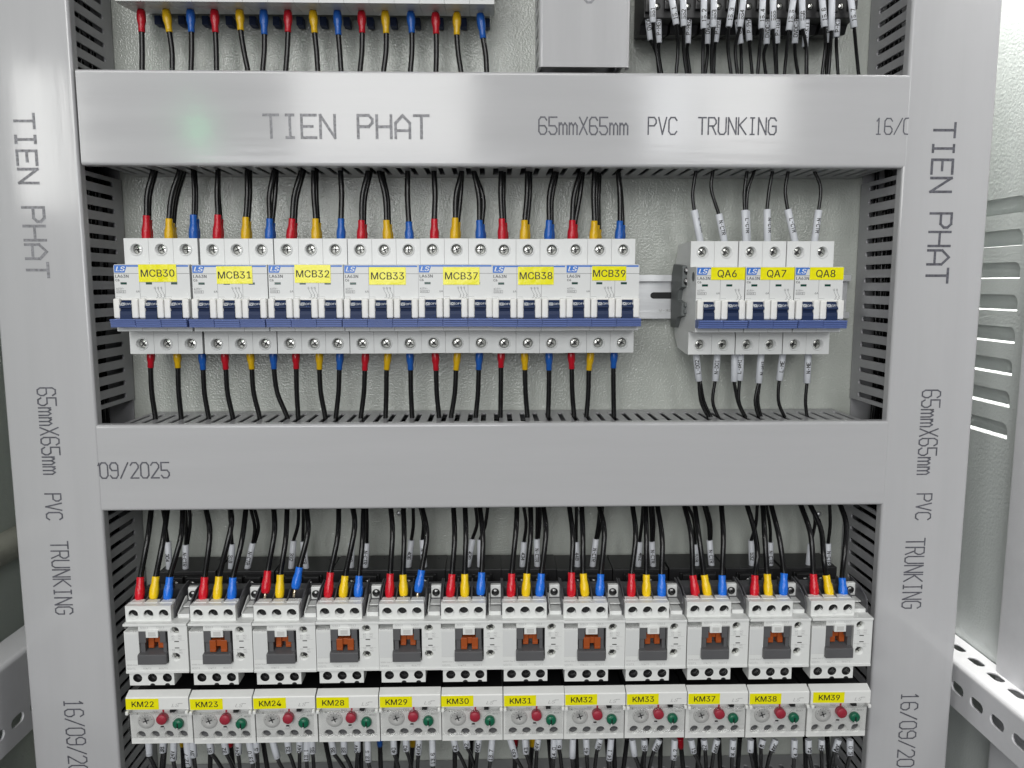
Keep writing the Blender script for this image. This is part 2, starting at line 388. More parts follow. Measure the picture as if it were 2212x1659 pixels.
# ================================================================ trunking
DY = -66.4
def stroke_print(mb, t, fn, pitch, cw, ch, w):
    for pl in strokes(t, pitch, cw, ch):
        for (ax, az), (bx, bz) in zip(pl, pl[1:]):
            d = Vector((bx-ax, bz-az)); L = d.length; d /= L; n = Vector((-d.y, d.x))*w/2*random.uniform(.93, 1.05); e = d*w*0.42
            q = [(ax-e.x-n.x, az-e.y-n.y), (bx+e.x-n.x, bz+e.y-n.y), (bx+e.x+n.x, bz+e.y+n.y), (ax-e.x+n.x, az-e.y+n.y)]; mb.k += 1
            mb.f([mb.v(Vector(fn(*p))-Vector((0, 0.0025*(mb.k % 30), 0))) for p in q])
def print_on(parent, runs, vertical, m='ink'):
    k = 0
    for t, p0, length, ch, w in runs:
        mb = MB(); n = len(t); pitch = length/(n-0.25); cw = pitch*0.76; k += 1; y = DY-0.12
        fn = (lambda a, b: (p0.x+b, y, p0.z-a)) if vertical else (lambda a, b: (p0.x+a, y, p0.z+b))
        stroke_print(mb, t, fn, pitch, cw, ch, w); mk('lettering', mb, m, parent)
def lid_profile(half, lip=8, r=2.2, th=1.5):
    # (y across depth, s across width) outline of the U-shaped lid
    o = [(DY+lip, -half)]
    for i in range(5): t = i/4*math.pi/2; o.append((DY+r-r*math.sin(t), -half+r-r*math.cos(t)))
    for i in range(5): t = i/4*math.pi/2; o.append((DY+r-r*math.cos(t), half-r+r*math.sin(t)))
    o += [(DY+lip, half), (DY+lip, half-th), (DY+th, half-th), (DY+th, -half+th), (DY+lip, -half+th)]
    return o
def comb_slot(a, hw=2.0, y0=-15, y1=-58.5):
    pts = [(a+hw*math.cos(t), y0-hw+hw*math.sin(t)) for t in [i*math.pi/6 for i in range(7)]]
    return pts + [(a-hw, y1+3), (a-hw*0.45, y1), (a+hw*0.45, y1), (a+hw, y1+3)]
PITCH_MM = 10.2
def trunking(name, label, across, c, half, lo, hi, phase=0.0, lid_lo=None, lid_hi=None, skip=(), dark=False):
    # across: runs along X at height c; else runs along Z at X = c
    at = (lo, 0, c) if across else (c, 0, lo)
    root = thing(name, at, label, 'trunking', 'slotted trunking round the devices')
    mb = MB(); w = half-0.7
    for sgn in (-1, 1):
        s0 = c+sgn*w; th = -1.8*sgn
        if across: mp = lambda a, b, d: (a, b, s0+d*1.0)
        else: mp = lambda a, b, d: (s0+d*1.0, b, a)
        a = lo+((phase-lo) % PITCH_MM)-PITCH_MM/2
        while a < hi:
            a0, a1 = max(a, lo), min(a+PITCH_MM, hi)
            if a1-a0 > PITCH_MM*0.7 and not any(x0 < (a0+a1)/2 < x1 for x0, x1, sd in skip if sd == sgn):
                mb.holed((a0, a1, DY+1.8, -1.5), comb_slot((a0+a1)/2), 0, th, mp)
            a += PITCH_MM
    if across: mb.box(lo, hi, -1.6, -0.2, c-half+2, c+half-2)
    else: mb.box(c-half+2, c+half-2, -1.6, -0.2, lo, hi)
    mk('slotted_channel', mb, 'duct_plastic_shaded', root)
    mb = MB(); l0 = lo if lid_lo is None else lid_lo; l1 = hi if lid_hi is None else lid_hi
    pr = lid_profile(half)
    if across: mb.prism([(y, c+s) for y, s in pr], l0, l1, 'x')
    else: mb.prism([(c+s, y) for y, s in pr], l0, l1, 'z')
    for f in mb.bm.faces: f.smooth = False
    lid = mk('lid', mb, 'lid_across' if across else 'lid_upright', root)
    return root, lid
XL, XR = -290.0, 297.2
up_c, lo_c = -32.5, -283.1
HZ = [(up_c-36, up_c+36), (lo_c-38, lo_c+38)]
sk = [(z0, z1) for z0, z1 in HZ] + [(-640, -575)]
zph = P(240, 718, -35).z
_, lidA = trunking('cable_trunking', 'upright grey trunking beside the breaker marked MCB30', False, XL-32.5, 32.5, -700, 250, zph, skip=[(a, b, 1) for a, b in sk])
zph = P(1880, 747, -35).z
_, lidB = trunking('cable_trunking', 'upright grey trunking beside the breaker marked QA8, near the louvred side', False, XR+32.5, 32.5, -700, 250, zph, skip=[(a, b, -1) for a, b in sk])
xph = P(270.6, 911, -60).x
_, lidC = trunking('cable_trunking', 'level glossy grey trunking above the row of labelled breakers', True, up_c, 32.5, XL+6, XR-6, xph, -288.2, 298.6)
_, lidD = trunking('cable_trunking', 'level grey trunking between the breakers and the contactors, dated 09/2025', True, lo_c, 32.5, XL+14, XR-14, xph, -290.4, 298.0)
trunking('cable_trunking', 'level dark slotted trunking below the overload relays', True, -593, 33, XL+4, XR-4, xph)
_, lidF = trunking('cable_trunking', 'short upright trunking ending above the glossy level trunking', False, 65.6, 31.8, 3, 250, 5, 3.5, 250)
def pl(u, v): return P(u, v, DY)
def run_h(t, u0, u1, v0, v1, w):
    a, b = pl(u0, v1), pl(u1, v0); return (t, a, b.x-a.x, b.z-a.z, w)
def run_v(t, ul, ur, v0, v1, w):
    a, b = pl(ul, v0), pl(ur, v1); h = pl(ur, v0).x-a.x; return (t, a, a.z-b.z, h, w)
print_on(lidC, [run_h('TIEN PHAT', 571, 925, 250, 297, 2.0)], False, 'ink_grey')
o = print_on(lidC, [run_h('65mmX65mm', 1164, 1356, 254, 290, 1.1), run_h('PVC', 1400, 1462, 254, 290, 1.1), run_h('TRUNKING', 1508, 1677, 255, 290, 1.1), run_h('16/', 1889, 1949, 256, 290, 0.95)], False)
mb = MB(); a = pl(1951, 290)   # the cut-off 0 at the end of the lid
for q in ([(3.2, 11.2), (1.0, 11.0), (0, 9.4), (0, 1.8), (1.0, 0.2), (3.2, 0)],):
    mb.line([(a.x+x, a.z+z) for x, z in q], 0.95, DY-0.13)
mk('lettering', mb, 'ink', lidC)
print_on(lidD, [run_h('09/2025', 217, 364, 999, 1033, 1.1)], False)
mb = MB(); a = pl(211, 1000); mb.line([(a.x, a.z-2), (a.x+1, a.z)], 0.9, DY-0.13); mk('lettering', mb, 'ink', lidD)
print_on(lidA, [run_v('TIEN', 30, 72, 246, 395, 2.0), run_v('PHAT', 48, 94, 448, 598, 2.0)], True, 'ink_grey')
print_on(lidA, [run_v('65mmX65mm', 80, 119, 838, 1024, 1.1), run_v('PVC', 97, 131, 1067, 1122, 1.1), run_v('TRUNKING', 109, 146, 1170, 1326, 1.1), run_v('16/09/2025', 138, 178, 1512, 1708, 1.1)], True)
print_on(lidB, [run_v('TIEN', 2019, 2064, 266, 414, 1.9), run_v('PHAT', 2010, 2056, 461, 610, 1.9)], True)
print_on(lidB, [run_v('65mmX65mm', 1993, 2032, 843, 1024, 1.1), run_v('PVC', 1981, 2013, 1067, 1122, 1.1), run_v('TRUNKING', 1958, 1998, 1163, 1313, 1.1), run_v('16/09/2025', 1948, 1984, 1497, 1695, 1.1)], True)
mb = MB(); a = pl(1264, 5)
mb.line([(a.x, a.z+14), (a.x, a.z+1.5), (a.x+1.4, a.z), (a.x+4.2, a.z), (a.x+5.6, a.z+1.5), (a.x+5.6, a.z+14)], 1.6, DY-0.12); mb.line([(a.x, a.z+5), (a.x+5.6, a.z+5)], 1.4, DY-0.13)
mk('lettering', mb, 'ink_grey', lidF)
# the cables that fill the trunking: nobody could count them
def bundle(across, c, lo, hi, n, label):
    mb = MB()
    for i in range(n):
        a, b = random.uniform(-22, 22), random.uniform(-50, -8); pts = []
        for k in range(9):
            t = lo+(hi-lo)*k/8; a2 = max(-25, min(25, a+random.uniform(-5, 5))); b2 = max(-55, min(-6, b+random.uniform(-5, 5)))
            pts.append((t, b2, c+a2) if across else (c+a2, b2, t))
        mb.tube(pts, 1.8, 7, 40)
    o = mk('cable_bundle', mb, 'cable_black', kind='stuff'); tag(o, label, 'cables')
bundle(True, up_c, XL-30, XR+30, 32, 'mass of black cables lying inside the glossy level trunking')
bundle(True, lo_c, XL-30, XR+30, 32, 'mass of black cables lying inside the middle level trunking')
bundle(True, -593, XL-30, XR+30, 32, 'mass of black cables lying inside the lowest level trunking')
bundle(False, XL-32.5, -690, 240, 34, 'mass of black cables inside the upright trunking by MCB30')
bundle(False, XR+32.5, -690, 240, 34, 'mass of black cables inside the upright trunking by QA8')

# ================================================================ DIN rail and end clamp
RC = -158.4
mb = MB()
prof = [(-7.5, 17.5), (-6.5, 17.5), (-6.5, 13.5), (-1, 13.5), (-1, -13.5), (-6.5, -13.5), (-6.5, -17.5), (-7.5, -17.5), (-7.5, -12.5), (0, -12.5), (0, 12.5), (-7.5, 12.5)]
prof = [(-7.5, 17.5), (-6.5, 17.5), (-6.5, 13.5), (-0.2, 13.5), (-0.2, -13.5), (-6.5, -13.5), (-6.5, -17.5), (-7.5, -17.5), (-7.5, -12.5), (-1.2, -12.5), (-1.2, 12.5), (-7.5, 12.5)]
mb.prism([(y, RC+z) for y, z in prof], -284, 291, 'x')
rail = mk('mounting_rail', mb, 'rail_zinc', at=(-284, 0, RC)); tag(rail, 'silver top-hat rail holding the labelled breakers', 'rail')
mb = MB(); x = 139
mb.prism([(p[0], p[1]) for p in slot_poly(x, RC+1, 20, 5.2)], -1.35, -1.25, 'y'); mk('slot', mb, 'hole_black', rail)
mb = MB(); mb.text('KDR-A', 143, RC-10, 3.0, -1.3, 'c', rot=math.pi); mk('lettering', mb, 'print_faint', rail)
clamp = thing('rail_clamp', (152, 0, RC), 'grey end clamp with two screws on the rail beside the breaker marked QA6', 'clamp')
mb = MB(); x0, x1 = 144.5, 152
mb.prism([(-8, -24), (-22, -24), (-30, -16), (-44, -14), (-44, -4), (-30, -2), (-34, 6), (-44, 8), (-44, 24), (-14, 26), (-8, 18)][::-1], x0, x1, 'x', 0.5)
for v in mb.bm.verts: v.co.z += RC
mk('clamp_body', mb, 'clamp_grey', clamp)
for z in (20, 12):
    mb = MB(); mb.lathe((148.4, -44, RC+z), [(3.0, 0), (3.0, -0.3), (2.5, -0.4), (2.2, -0.9), (0, -1.0)], 14); mk('screw', mb, 'screw_dark', clamp)
for z in (-5.5, -10.5):
    mb = MB(); mb.box(146, 153, -47, -44, RC+z-1.6, RC+z+1.6, 0.8); mk('grip', mb, 'clamp_grey', clamp)

# ================================================================ breakers
ordn = ['first', 'second', 'third', 'fourth', 'fifth']
BZ = -157.3; PW = 17.74
def screw_head(mb, x, y, z, r, cross=True, rot=0.3):
    mb.lathe((x, y, z), [(r, 0), (r, -0.5), (r*0.85, -0.9), (r*0.5, -1.0), (0, -1.0)], 16)
    return mb
def cross_lines(mb, x, y, z, r, rot):
    for k in (0, 1):
        a = rot+k*math.pi/2; d = (math.cos(a)*r, math.sin(a)*r)
        mb.line([(x-d[0], z-d[1]), (x+d[0], z+d[1])], r*0.34, y)
    for k in (0, 1):
        a = rot+math.pi/4+k*math.pi/2; d = (math.cos(a)*r*0.8, math.sin(a)*r*0.8)
        mb.line([(x-d[0], z-d[1]), (x+d[0], z+d[1])], r*0.1, y)
mpy = lambda a, b, c: (a, c, b)
def make_breaker(n, label, cat='circuit breaker'):
    root = thing('circuit_breaker', (0, 0, 0), label, cat, 'miniature circuit breakers'); W = n*PW
    mb = MB()
    for i in range(n):
        x0, x1 = i*PW+0.09, (i+1)*PW-0.09
        mb.prism([(-8, 30), (-14, 41.4), (-46, 42.2), (-46, 23), (-70.5, 23), (-72, 22), (-72, -24.3), (-71.4, -24.6), (-46, -24.6), (-46, -42.2), (-20, -39.5), (-8, -30)], x0, x1, 'x')
        for s in (1, -1):
            zz = 34.3 if s > 0 else -34.8
            z0, z1 = (23.1, 42.2) if s > 0 else (-42.2, -24.7)
            mb.holed((x0, x1, z0, z1), circle((x0+x1)/2, zz, 3.85, 22), -54, -45.9, mpy, False)
            mb.lathe(((x0+x1)/2, -54, zz), [(3.86, 0.5), (3.86, -0.9), (4.5, -0.9), (4.95, 0.3)], 24, cap=False)
    mk('housing', mb, 'white_plastic', root)
    for i in range(n):
        for s in (1, -1):
            zz = 34.3 if s > 0 else -34.8; xc = (i+.5)*PW; rot = random.uniform(0, 1.5)
            mb = MB(); mb.lathe((xc, -49.6, zz), [(3.7, 0.4), (3.7, 0), (3.2, -0.7), (2.2, -1.0), (0, -1.05)], 18)
            sc = mk('terminal_screw', mb, 'screw_metal', root)
            mb = MB(); cross_lines(mb, xc, -50.7, zz, 2.3, rot); mk('drive_recess', mb, 'hole_black', sc)
    for i in range(n):
        xa = i*PW
        mb = MB(); mb.box(xa+0.2, xa+4.85, -76.6, -71.0, -15.0, -1.0, 1.3, 4); mb.box(xa+12.85, xa+17.55, -76.6, -71.0, -15.0, -1.0, 1.3, 4)
        mb.box(xa+3.4, xa+14.2, -73.4, -71.9, -2.3, -1.0, 0.3)
        for f in mb.bm.faces: f.smooth = True
        mk('collar', mb, 'collar_plastic', root)
        mb = MB(); pr = [(-71.9, -1.7), (-72.4, -2.0), (-77.2, -6.55), (-77.3, -7.6), (-75.2, -8.0), (-75.0, -9.6), (-76.4, -10.0), (-76.8, -12.4), (-76.8, -15.5), (-71.9, -15.5)]
        mb.prism(pr[::-1], xa+4.75, xa+12.85, 'x')
        lev = mk('lever', mb, 'lever_blue', root)
        mb = MB()   # the ring in a square and the word OFF on the sloping top of the lever
        t2 = MB(); t2.text('OFF', xa+8.6, 0, 1.95, 0, 'l')
        n_, d_ = (-0.72, 0.69), None
        def slope(q): k = q[1]; return (q[0], -74.45-0.06-k*-0.72*0 - (-k)*0.72, -4.0+k*0.69)
        def place(bm2):
            for v in bm2.verts:
                k = v.co.z; v.co = (v.co.x, -75.02+(k-1.9)*0.724, -4.3+(k-1.9)*0.69)
        t2.line([(xa+5.4, -0.35), (xa+8.0, -0.35), (xa+8.0, 2.15), (xa+5.4, 2.15), (xa+5.4, -0.35)], 0.3, 0)
        c = [(xa+6.7+0.8*math.cos(a), 0.9+0.8*math.sin(a)) for a in [k*math.pi/5 for k in range(11)]]
        t2.line(c, 0.42, 0); place(t2.bm); mk('lettering', t2, 'print_white', lev)
    for i in range(n):
        mb = MB(); mb.box(i*PW+9.5, i*PW+14.5, -12, -3, -44.5, -38, .6); mk('rail_clip', mb, 'lever_blue', root)
    mb = MB(); zb = -15.2
    for i in range(n):
        zs = zb-0.12*(i % 2)
        mb.box(i*PW+0.15, (i+1)*PW-0.02, -81.5, -71.0, zs-5.9, zs-0.2)
        for k in range(4): mb.box(i*PW+0.15+0.1*k, (i+1)*PW-0.03, -83.1+0.3*k, -81, zs-0.25-k*1.42-0.95, zs-0.25-k*1.42, 0.25, 1)
    mk('tie_bar', mb, 'bar_blue', root)
    mb = MB(); mb.prism([(0.5, 17.2), (7.6, 17.2), (9.5, 22.4), (0.5, 22.4)], -72.15, -71.9, 'y')
    mb.box(9.4, W-0.8, -72.1, -71.9, 21.3, 22.4); lg = mk('logo', mb, 'logo_blue', root)
    mb = MB(); [mb.text('LS', 1.5+o, 18.2, 3.2, -72.22-o*.05, shear=0.25, wide=1.2) for o in (0, .18, .36)]; mk('lettering', mb, 'print_white', lg)
    mb = MB(); y = -72.08
    [(mb.text('LA63N', 0.9+o, 13.6, 2.15, y-o*.02), mb.text('C6', 0.9+o, 11.1, 1.6, y-o*.02)) for o in (0, .15)]; mb.text('415V~', 1.1, 5.3, 1.25, y); mb.text('6A', 15.0, 3.2, 1.5, y)
    mb.line([(1.2, 4.6), (7.6, 4.6), (7.6, 2.8), (1.2, 2.8), (1.2, 4.6)], 0.16, y); mb.text('6000 3', 1.6, 3.1, 1.1, y)
    mb.line([(5.9, 4.5), (5.9, 2.9)], 0.14, y)
    x0 = 28.5 if n == 3 else 29.2
    for k in range(n):
        xx = x0+k*2.25
        mb.text(str(1+2*k), xx-1.0, 6.0, 1.0, y); mb.line([(xx, 7.2), (xx, 5.0)], 0.22, y)
        mb.line([(xx-0.4, 5.5), (xx+0.4, 6.3)], 0.14, y); mb.line([(xx, 4.8), (xx+1.4, 2.2), (xx+1.4, 1.9)], 0.18, y)
        w = [(xx+1.4, 1.9), (xx+2.0, 1.5), (xx+1.2, 0.9), (xx+2.0, 0.4), (xx+1.4, 0.0), (xx+1.4, -0.7)]
        mb.line(w, 0.18, y); mb.text(str(2+2*k), xx+0.3, -0.9, 0.9, y)
    for i in range(1, n): mb.line([(i*PW, 17), (i*PW, 0)], 0.12, y+0.01)
    mb.line([(0.2, 16.55), (W-0.2, 16.55)], 0.22, y)
    for i in range(n): mb.line([(i*PW+0.4, 0.1), (i*PW+4.2, 0.1), (i*PW+4.4, -0.4)], 0.1, y)
    mk('lettering', mb, 'print_grey' if False else 'print_dark', root)
    for i in range(n):
        mb = MB(); mb.box(i*PW+4.3, i*PW+8.7, -72.12, -71.9, 8.8, 10.4, 0.08); mk('indicator_window', mb, 'window_green', root)
    return root
def sticker(root, at, x0, x1, z0, z1, y, t, h, tx=None, rot=0.0):
    m = MB(); nx = 8
    cx, cz = (x0+x1)/2, (z0+z1)/2; cr, sr = math.cos(rot), math.sin(rot)
    R = lambda x, z: (cx+(x-cx)*cr-(z-cz)*sr, cz+(x-cx)*sr+(z-cz)*cr)
    pts = [R(x0, z0), R(x1, z0), R(x1, z1), R(x0, z1)]
    m.prism(pts, y-0.14, y-0.02, 'y')
    o = bpy.data.objects.new
    for v in m.bm.verts: v.co += Vector(at)
    st = mk('name_label', m, 'sticker_yellow', root)
    m = MB(); m.text(t, cx if tx is None else tx, cz-h/2, h, y-0.19, 'c', rot=rot); m.text(t, (cx if tx is None else tx)+0.16, cz-h/2, h, y-0.2, 'c', rot=rot)
    for v in m.bm.verts: v.co += Vector(at)
    mk('lettering', m, 'print_black', st)
B3 = [('MCB30', 243, 411), ('MCB31', 411, 578.5), ('MCB32', 578.5, 741), ('MCB33', 741, 904.5), ('MCB37', 904.5, 1063), ('MCB38', 1063, 1223), ('MCB39', 1223, 1381)]
proto3 = make_breaker(3, 'x'); b3 = []
ST3 = [(299, 383, 571, 609, .0, 0), (467, 546, 575, 613, 0, 0), (636, 715, 572, 611, 0, 0), (797, 877, 577, 615, 0, 0), (957, 1036, 577, 615, 0, 0), (1119, 1196, 576, 615, 0, 0), (1279, 1352, 575, 606, 0, 0)]
for i, (t, ua, ub) in enumerate(B3):
    a, b = P(ua, 573, -72), P(ub, 573, -72); at = Vector(((a.x+b.x)/2-1.5*PW, random.uniform(-.3, .3), BZ+random.uniform(-.25, .25)))
    lab = f'white three-pole breaker with blue levers and a yellow label reading {t}'
    if i == 0: r = proto3; r.location = at*S; r['label'] = lab; ORG[r.name] = at
    else: r = dup(proto3, at, lab)
    b3.append((r, at))
xa, xb = P(249, 0, -54).x, P(1067, 12, -54).x; tb = []
for i in range(5):
    at = Vector((xa+(xb-xa-15*PW)/2+i*3*PW, 0, 91.3))
    tb.append(dup(proto3, at, f'{ordn[i]} breaker from the upright trunking in the top row, seen from below'))
for i, (t, ua, ub) in enumerate(B3):
    r, at = b3[i]; s = ST3[i]; c = [P(s[0], s[2], -72), P(s[1], s[3], -72)]
    sticker(r, at, c[0].x-at.x, c[1].x-at.x, c[1].z-at.z, c[0].z-at.z, -72.3, t, 5.0, None, random.uniform(-.008, .008))
proto2 = make_breaker(2, 'x'); b2 = []
for i, (t, ua, ub, su, sv) in enumerate([('QA6', 1508, 1612, 1545, 1613), ('QA7', 1612, 1720, 1651, 1720), ('QA8', 1720, 1832, 1758, 1831)]):
    at = Vector((147.8+i*2*PW+0.6*i, 0, BZ-1.5)); lab = f'white two-pole breaker with blue levers and a yellow label reading {t}'
    if i == 0: r = proto2; r.location = at*S; r['label'] = lab; ORG[r.name] = at
    else: r = dup(proto2, at, lab)
    b2.append((r, at))
for (r, at), t in zip(b2, ('QA6', 'QA7', 'QA8')):
    sticker(r, at, 10.6, 2*PW-0.1, 13.6, 22.6, -72.3, t, 5.2, 22.2, 0)
# side catch plate of the first two-pole breaker
mb = MB(); mb.prism([(p[1]*1.0-64, p[0]+16) for p in circle(0, 0, 3.4, 14)], -0.25, 0.05, 'x')
for v in mb.bm.verts: v.co += b2[0][1]
mk('rivet_cap', mb, 'clamp_grey', b2[0][0])

# ================================================================ cables
def ferrule_text(mb, t, a, b, r, turn=0.0, flip=False, h=2.75, gap=0.5):
    # strokes wrapped round the sleeve a -> b, reading along it
    d = (b-a); L = d.length; d = d/L
    if flip: a, d = b, -d
    side = d.cross(Vector((0, -1, 0))).normalized()*-1; front = d.cross(side).normalized()
    if front.y > 0: front = -front
    n = len(t); pitch = min(2.25, (L-1.5)/max(n, 1)); off = L*gap-(pitch*(n-0.25))/2
    for pl_ in strokes(t, pitch, pitch*0.72, h):
        for (ax, az), (bx, bz) in zip(pl_, pl_[1:]):
            k = max(1, int(math.hypot(bx-ax, bz-az)/0.7))
            for q in range(k):
                p0 = (ax+(bx-ax)*q/k, az+(bz-az)*q/k); p1 = (ax+(bx-ax)*(q+1)/k, az+(bz-az)*(q+1)/k)
                e = Vector((p1[0]-p0[0], p1[1]-p0[1])); e.normalize(); nn = Vector((-e.y, e.x))*0.27; e *= 0.14
                vs_ = []; mb.k += 1
                for x, z in ((p0[0]-e.x-nn.x, p0[1]-e.y-nn.y), (p1[0]+e.x-nn.x, p1[1]+e.y-nn.y), (p1[0]+e.x+nn.x, p1[1]+e.y+nn.y), (p0[0]-e.x+nn.x, p0[1]-e.y+nn.y)):
                    th = (z-h/2)/r+turn
                    vs_.append(mb.v(a+d*(off+x)+(side*math.sin(th)+front*math.cos(th))*(r+0.06+0.004*(mb.k % 10))))
                mb.f(vs_)
BOOT = {'R': ('red', 'boot_red'), 'Y': ('yellow', 'boot_yellow'), 'B': ('blue', 'boot_blue')}
def power_cable(pts, boot_a, boot_b, color, label, group, r=1.85, fresh=False, pin=False, fat=2.75, thin=2.15, dots=False):
    # pts: world path from the trunking to the boot's mouth; boot_a mouth, boot_b terminal end
    a, b = Vector(boot_a), Vector(boot_b)
    mb = MB(); mb.tube(list(pts)+[a, a.lerp(b, 0.5)], r, 10, 22)
    o = mk('power_cable', mb, 'cable_black', at=pts[0]); tag(o, label, 'cable', group)
    mb = MB(); q = [a.lerp(b, t) for t in (0, .02, .30, .40, .52, .72, .9, 1)]
    mb.tube(q, [thin-.3, thin, thin-.05, thin+.3, fat-.08, fat, fat-.2, fat-.75], 14, 0)
    # radii follow the eight stations
    mk('boot', mb, BOOT[color][1]+('_fresh' if fresh else ''), o)
    d = (b-a).normalized()
    if pin:
        mb = MB(); mb.tube([b-d*1, b+d*pin], 1.1, 8, 2); mk('crimp_pin', mb, 'pin_metal', o)
    return o
# the five breakers at the top: cables leaving below
names = 'RYB'
C1 = lambda x, y: (x/2.986, y/2.986)
C2 = lambda x, y: (740.7+x/2.986, y/2.986)
top = [(C1, 910, 75, 915, 210, 917, 450), (C1, 1070, 75, 1093, 210, 1112, 450), (C1, 1228, 75, 1235, 210, 1232, 450), (C1, 1383, 75, 1390, 212, 1397, 450), (C1, 1545, 75, 1553, 198, 1598, 450), (C1, 1700, 75, 1706, 225, 1695, 450),
 (C1, 1858, 80, 1858, 210, 1843, 455), (C1, 2018, 82, 2030, 215, 2050, 455), (C1, 2175, 82, 2183, 228, 2200, 455), (C2, 120, 85, 125, 215, 110, 465), (C2, 272, 85, 280, 218, 262, 465), (C2, 437, 88, 445, 215, 435, 465),
 (C2, 597, 95, 602, 222, 600, 465), (C2, 735, 95, 735, 228, 762, 465), (C2, 885, 100, 905, 250, 928, 470)]
for i, (cf, x0, y0, x1, y1, x2, y2) in enumerate(top):
    Y = -34; t = P(*cf(x0, y0-12), Y); a = P(*cf(x1, y1), Y-1); e = P(*cf(x2, y2), Y-2); e2 = e+(e-a)*0.45; e2.z = min(e2.z, -6)
    m = a.lerp(e, .5); m.x = a.x+(a.x-t.x)*0.9*.5+(e.x-a.x)*.35
    c = names[i % 3]
    power_cable([e2, e, m], a, t, c, f'black cable with a {BOOT[c][0]} boot under the {ordn[i//3]} breaker of the top row', 'cables under the top row of breakers', r=1.95, fat=3.2, thin=2.4)
# labelled breakers: cables from above
A3 = [(945, 1390, 945, 1500, 985, 1120, 2), (1090, 1410, 1092, 1510, 1155, 1120, 3), (1248, 1385, 1250, 1510, 1243, 1115, 2), (1405, 1385, 1402, 1515, 1405, 1110, 2), (1585, 1400, 1585, 1515, 1593, 1110, 2), (1740, 1410, 1738, 1520, 1765, 1110, 2),
 (1885, 1410, 1872, 1520, 1940, 1110, 2), (2035, 1410, 2038, 1525, 2022, 1100, 2), (2200, 1410, 2200, 1525, 2197, 1110, 1)]
A3 = [(x0/2.986, y0/2.986, x1/2.986, x2/2.986, n) for x0, y0, x1, y1, x2, y2, n in A3]
A3 += [(740.7+x0/2.986, y0/2.986, 740.7+x1/2.986, 740.7+x2/2.986, n) for x0, y0, x1, x2, n in
 [(120, 1420, 118, 160, 2), (280, 1420, 288, 235, 2), (425, 1430, 430, 418, 1), (590, 1412, 590, 588, 1), (725, 1405, 718, 765, 2), (880, 1420, 885, 845, 2), (1025, 1410, 1028, 1020, 2), (1172, 1420, 1168, 1190, 2), (1330, 1420, 1325, 1362, 2),
  (1480, 1420, 1475, 1530, 2), (1622, 1425, 1617, 1622, 3), (1787, 1425, 1780, 1775, 2)]]
for i, (u0, v0, u1, u2, n) in enumerate(A3):
    c = names[i % 3]; t = B3[i//3][0]; col = BOOT[c][0]
    for k in range(n):
        Y = -43+4.6*k; dx = [0, 2.3, 4.2][k]; sgn = 1 if i not in (2, 14) else 1
        tt = P(u1+dx*1.9*0.8, 524, Y); a = P(u0+dx*2.2, v0+(9*k), Y); e = P(u2+(dx*2.6 if i not in (3, 13, 14, 20) else dx*0.4), 372, -38+5*k); e2 = e+(e-a)*0.3
        e2.z = max(e2.z, -70+3)
        m = a.lerp(e, 0.5); m.x += (-1.8 if u2 > u0+8 else (1.6 if u2 < u0-8 else 0.6*(-1)**i)) + (2.2 if k and i in (5, 13, 14, 18) else 0)
        r = 2.1 if n == 1 else 1.9
        if i == 2: r = 1.4
        lab = (f'black cable with a {col} boot entering the top of the breaker marked {t}', f'second {col}-booted cable tucked behind the first, at the top of {t}', f'third and rearmost {col}-booted cable at the top of {t}')[k]
        power_cable([e2, e, m], a, tt, c, lab, 'cables entering the labelled breakers from above', r=r, fat=3.45, thin=2.55)
# and from below
L3 = [(326.5, 325.5, 335), (382.5, 384.5, 391), (436, 439, 450), (485, 488, 502), (540, 544, 560), (590, 592, 619), (639, 640, 644), (690, 690, 702), (735, 733, 726),
 (790, 788, 780), (839, 835, 833), (885, 887, 890), (940, 942, 948), (989, 985, 975), (1036, 1034, 1028), (1083, 1082, 1081), (1133, 1134, 1139), (1186, 1186, 1184), (1234, 1235, 1240), (1277, 1272, 1267), (1327, 1325, 1326)]
for i, (u0, u1, u2) in enumerate(L3):
    c = names[i % 3]; t = B3[i//3][0]; col = BOOT[c][0]; Y = -40
    tt = P(u0, 758, Y); a = P(u1, 799+random.uniform(-5, 2), Y); e = P(u2, 897, Y+2); e2 = e+(e-a)*0.3; e2.z = max(e2.z, -263)
    m = a.lerp(e, 0.5); m.x += (u1-u2)*0.09
    power_cable([e2, e, m], a, tt, c, f'black cable with a {col} boot leaving the bottom of the breaker marked {t}', 'cables leaving the labelled breakers below', r=1.9, fat=3.0, thin=2.3)
# sleeved control cables
def control_cable(path, fa, fb, text, label, group, r=1.35, fr=2.65, turn=0.0, flip=False, gap=0.5, name='control_cable'):
    fa, fb = Vector(fa), Vector(fb)
    mb = MB(); d = (fb-fa).normalized()
    mb.tube(list(path)+[fa, fa+d*4], r, 8, 18)
    o = mk(name, mb, 'cable_black', at=path[0]); tag(o, label, 'cable', group)
    mb = MB(); mb.tube([fa, fa+d*0.15, fb-d*0.2, fb], [fr-.3, fr, fr, fr-.2], 14, 0)
    s = mk('marker_sleeve', mb, 'ferrule_white', o)
    if text:
        mb = MB(); ferrule_text(mb, text, fa, fb, fr, turn, flip, gap=gap); mk('lettering', mb, 'print_black', s)
    return o
def spath(pts, Y): return [P(u, v, Y) for u, v in pts]
Q3 = lambda x, y: (1471.1+x/2.986, y/2.986)
Q5 = lambda x, y: (1471.1+x/2.986, 551.2+y/2.986)
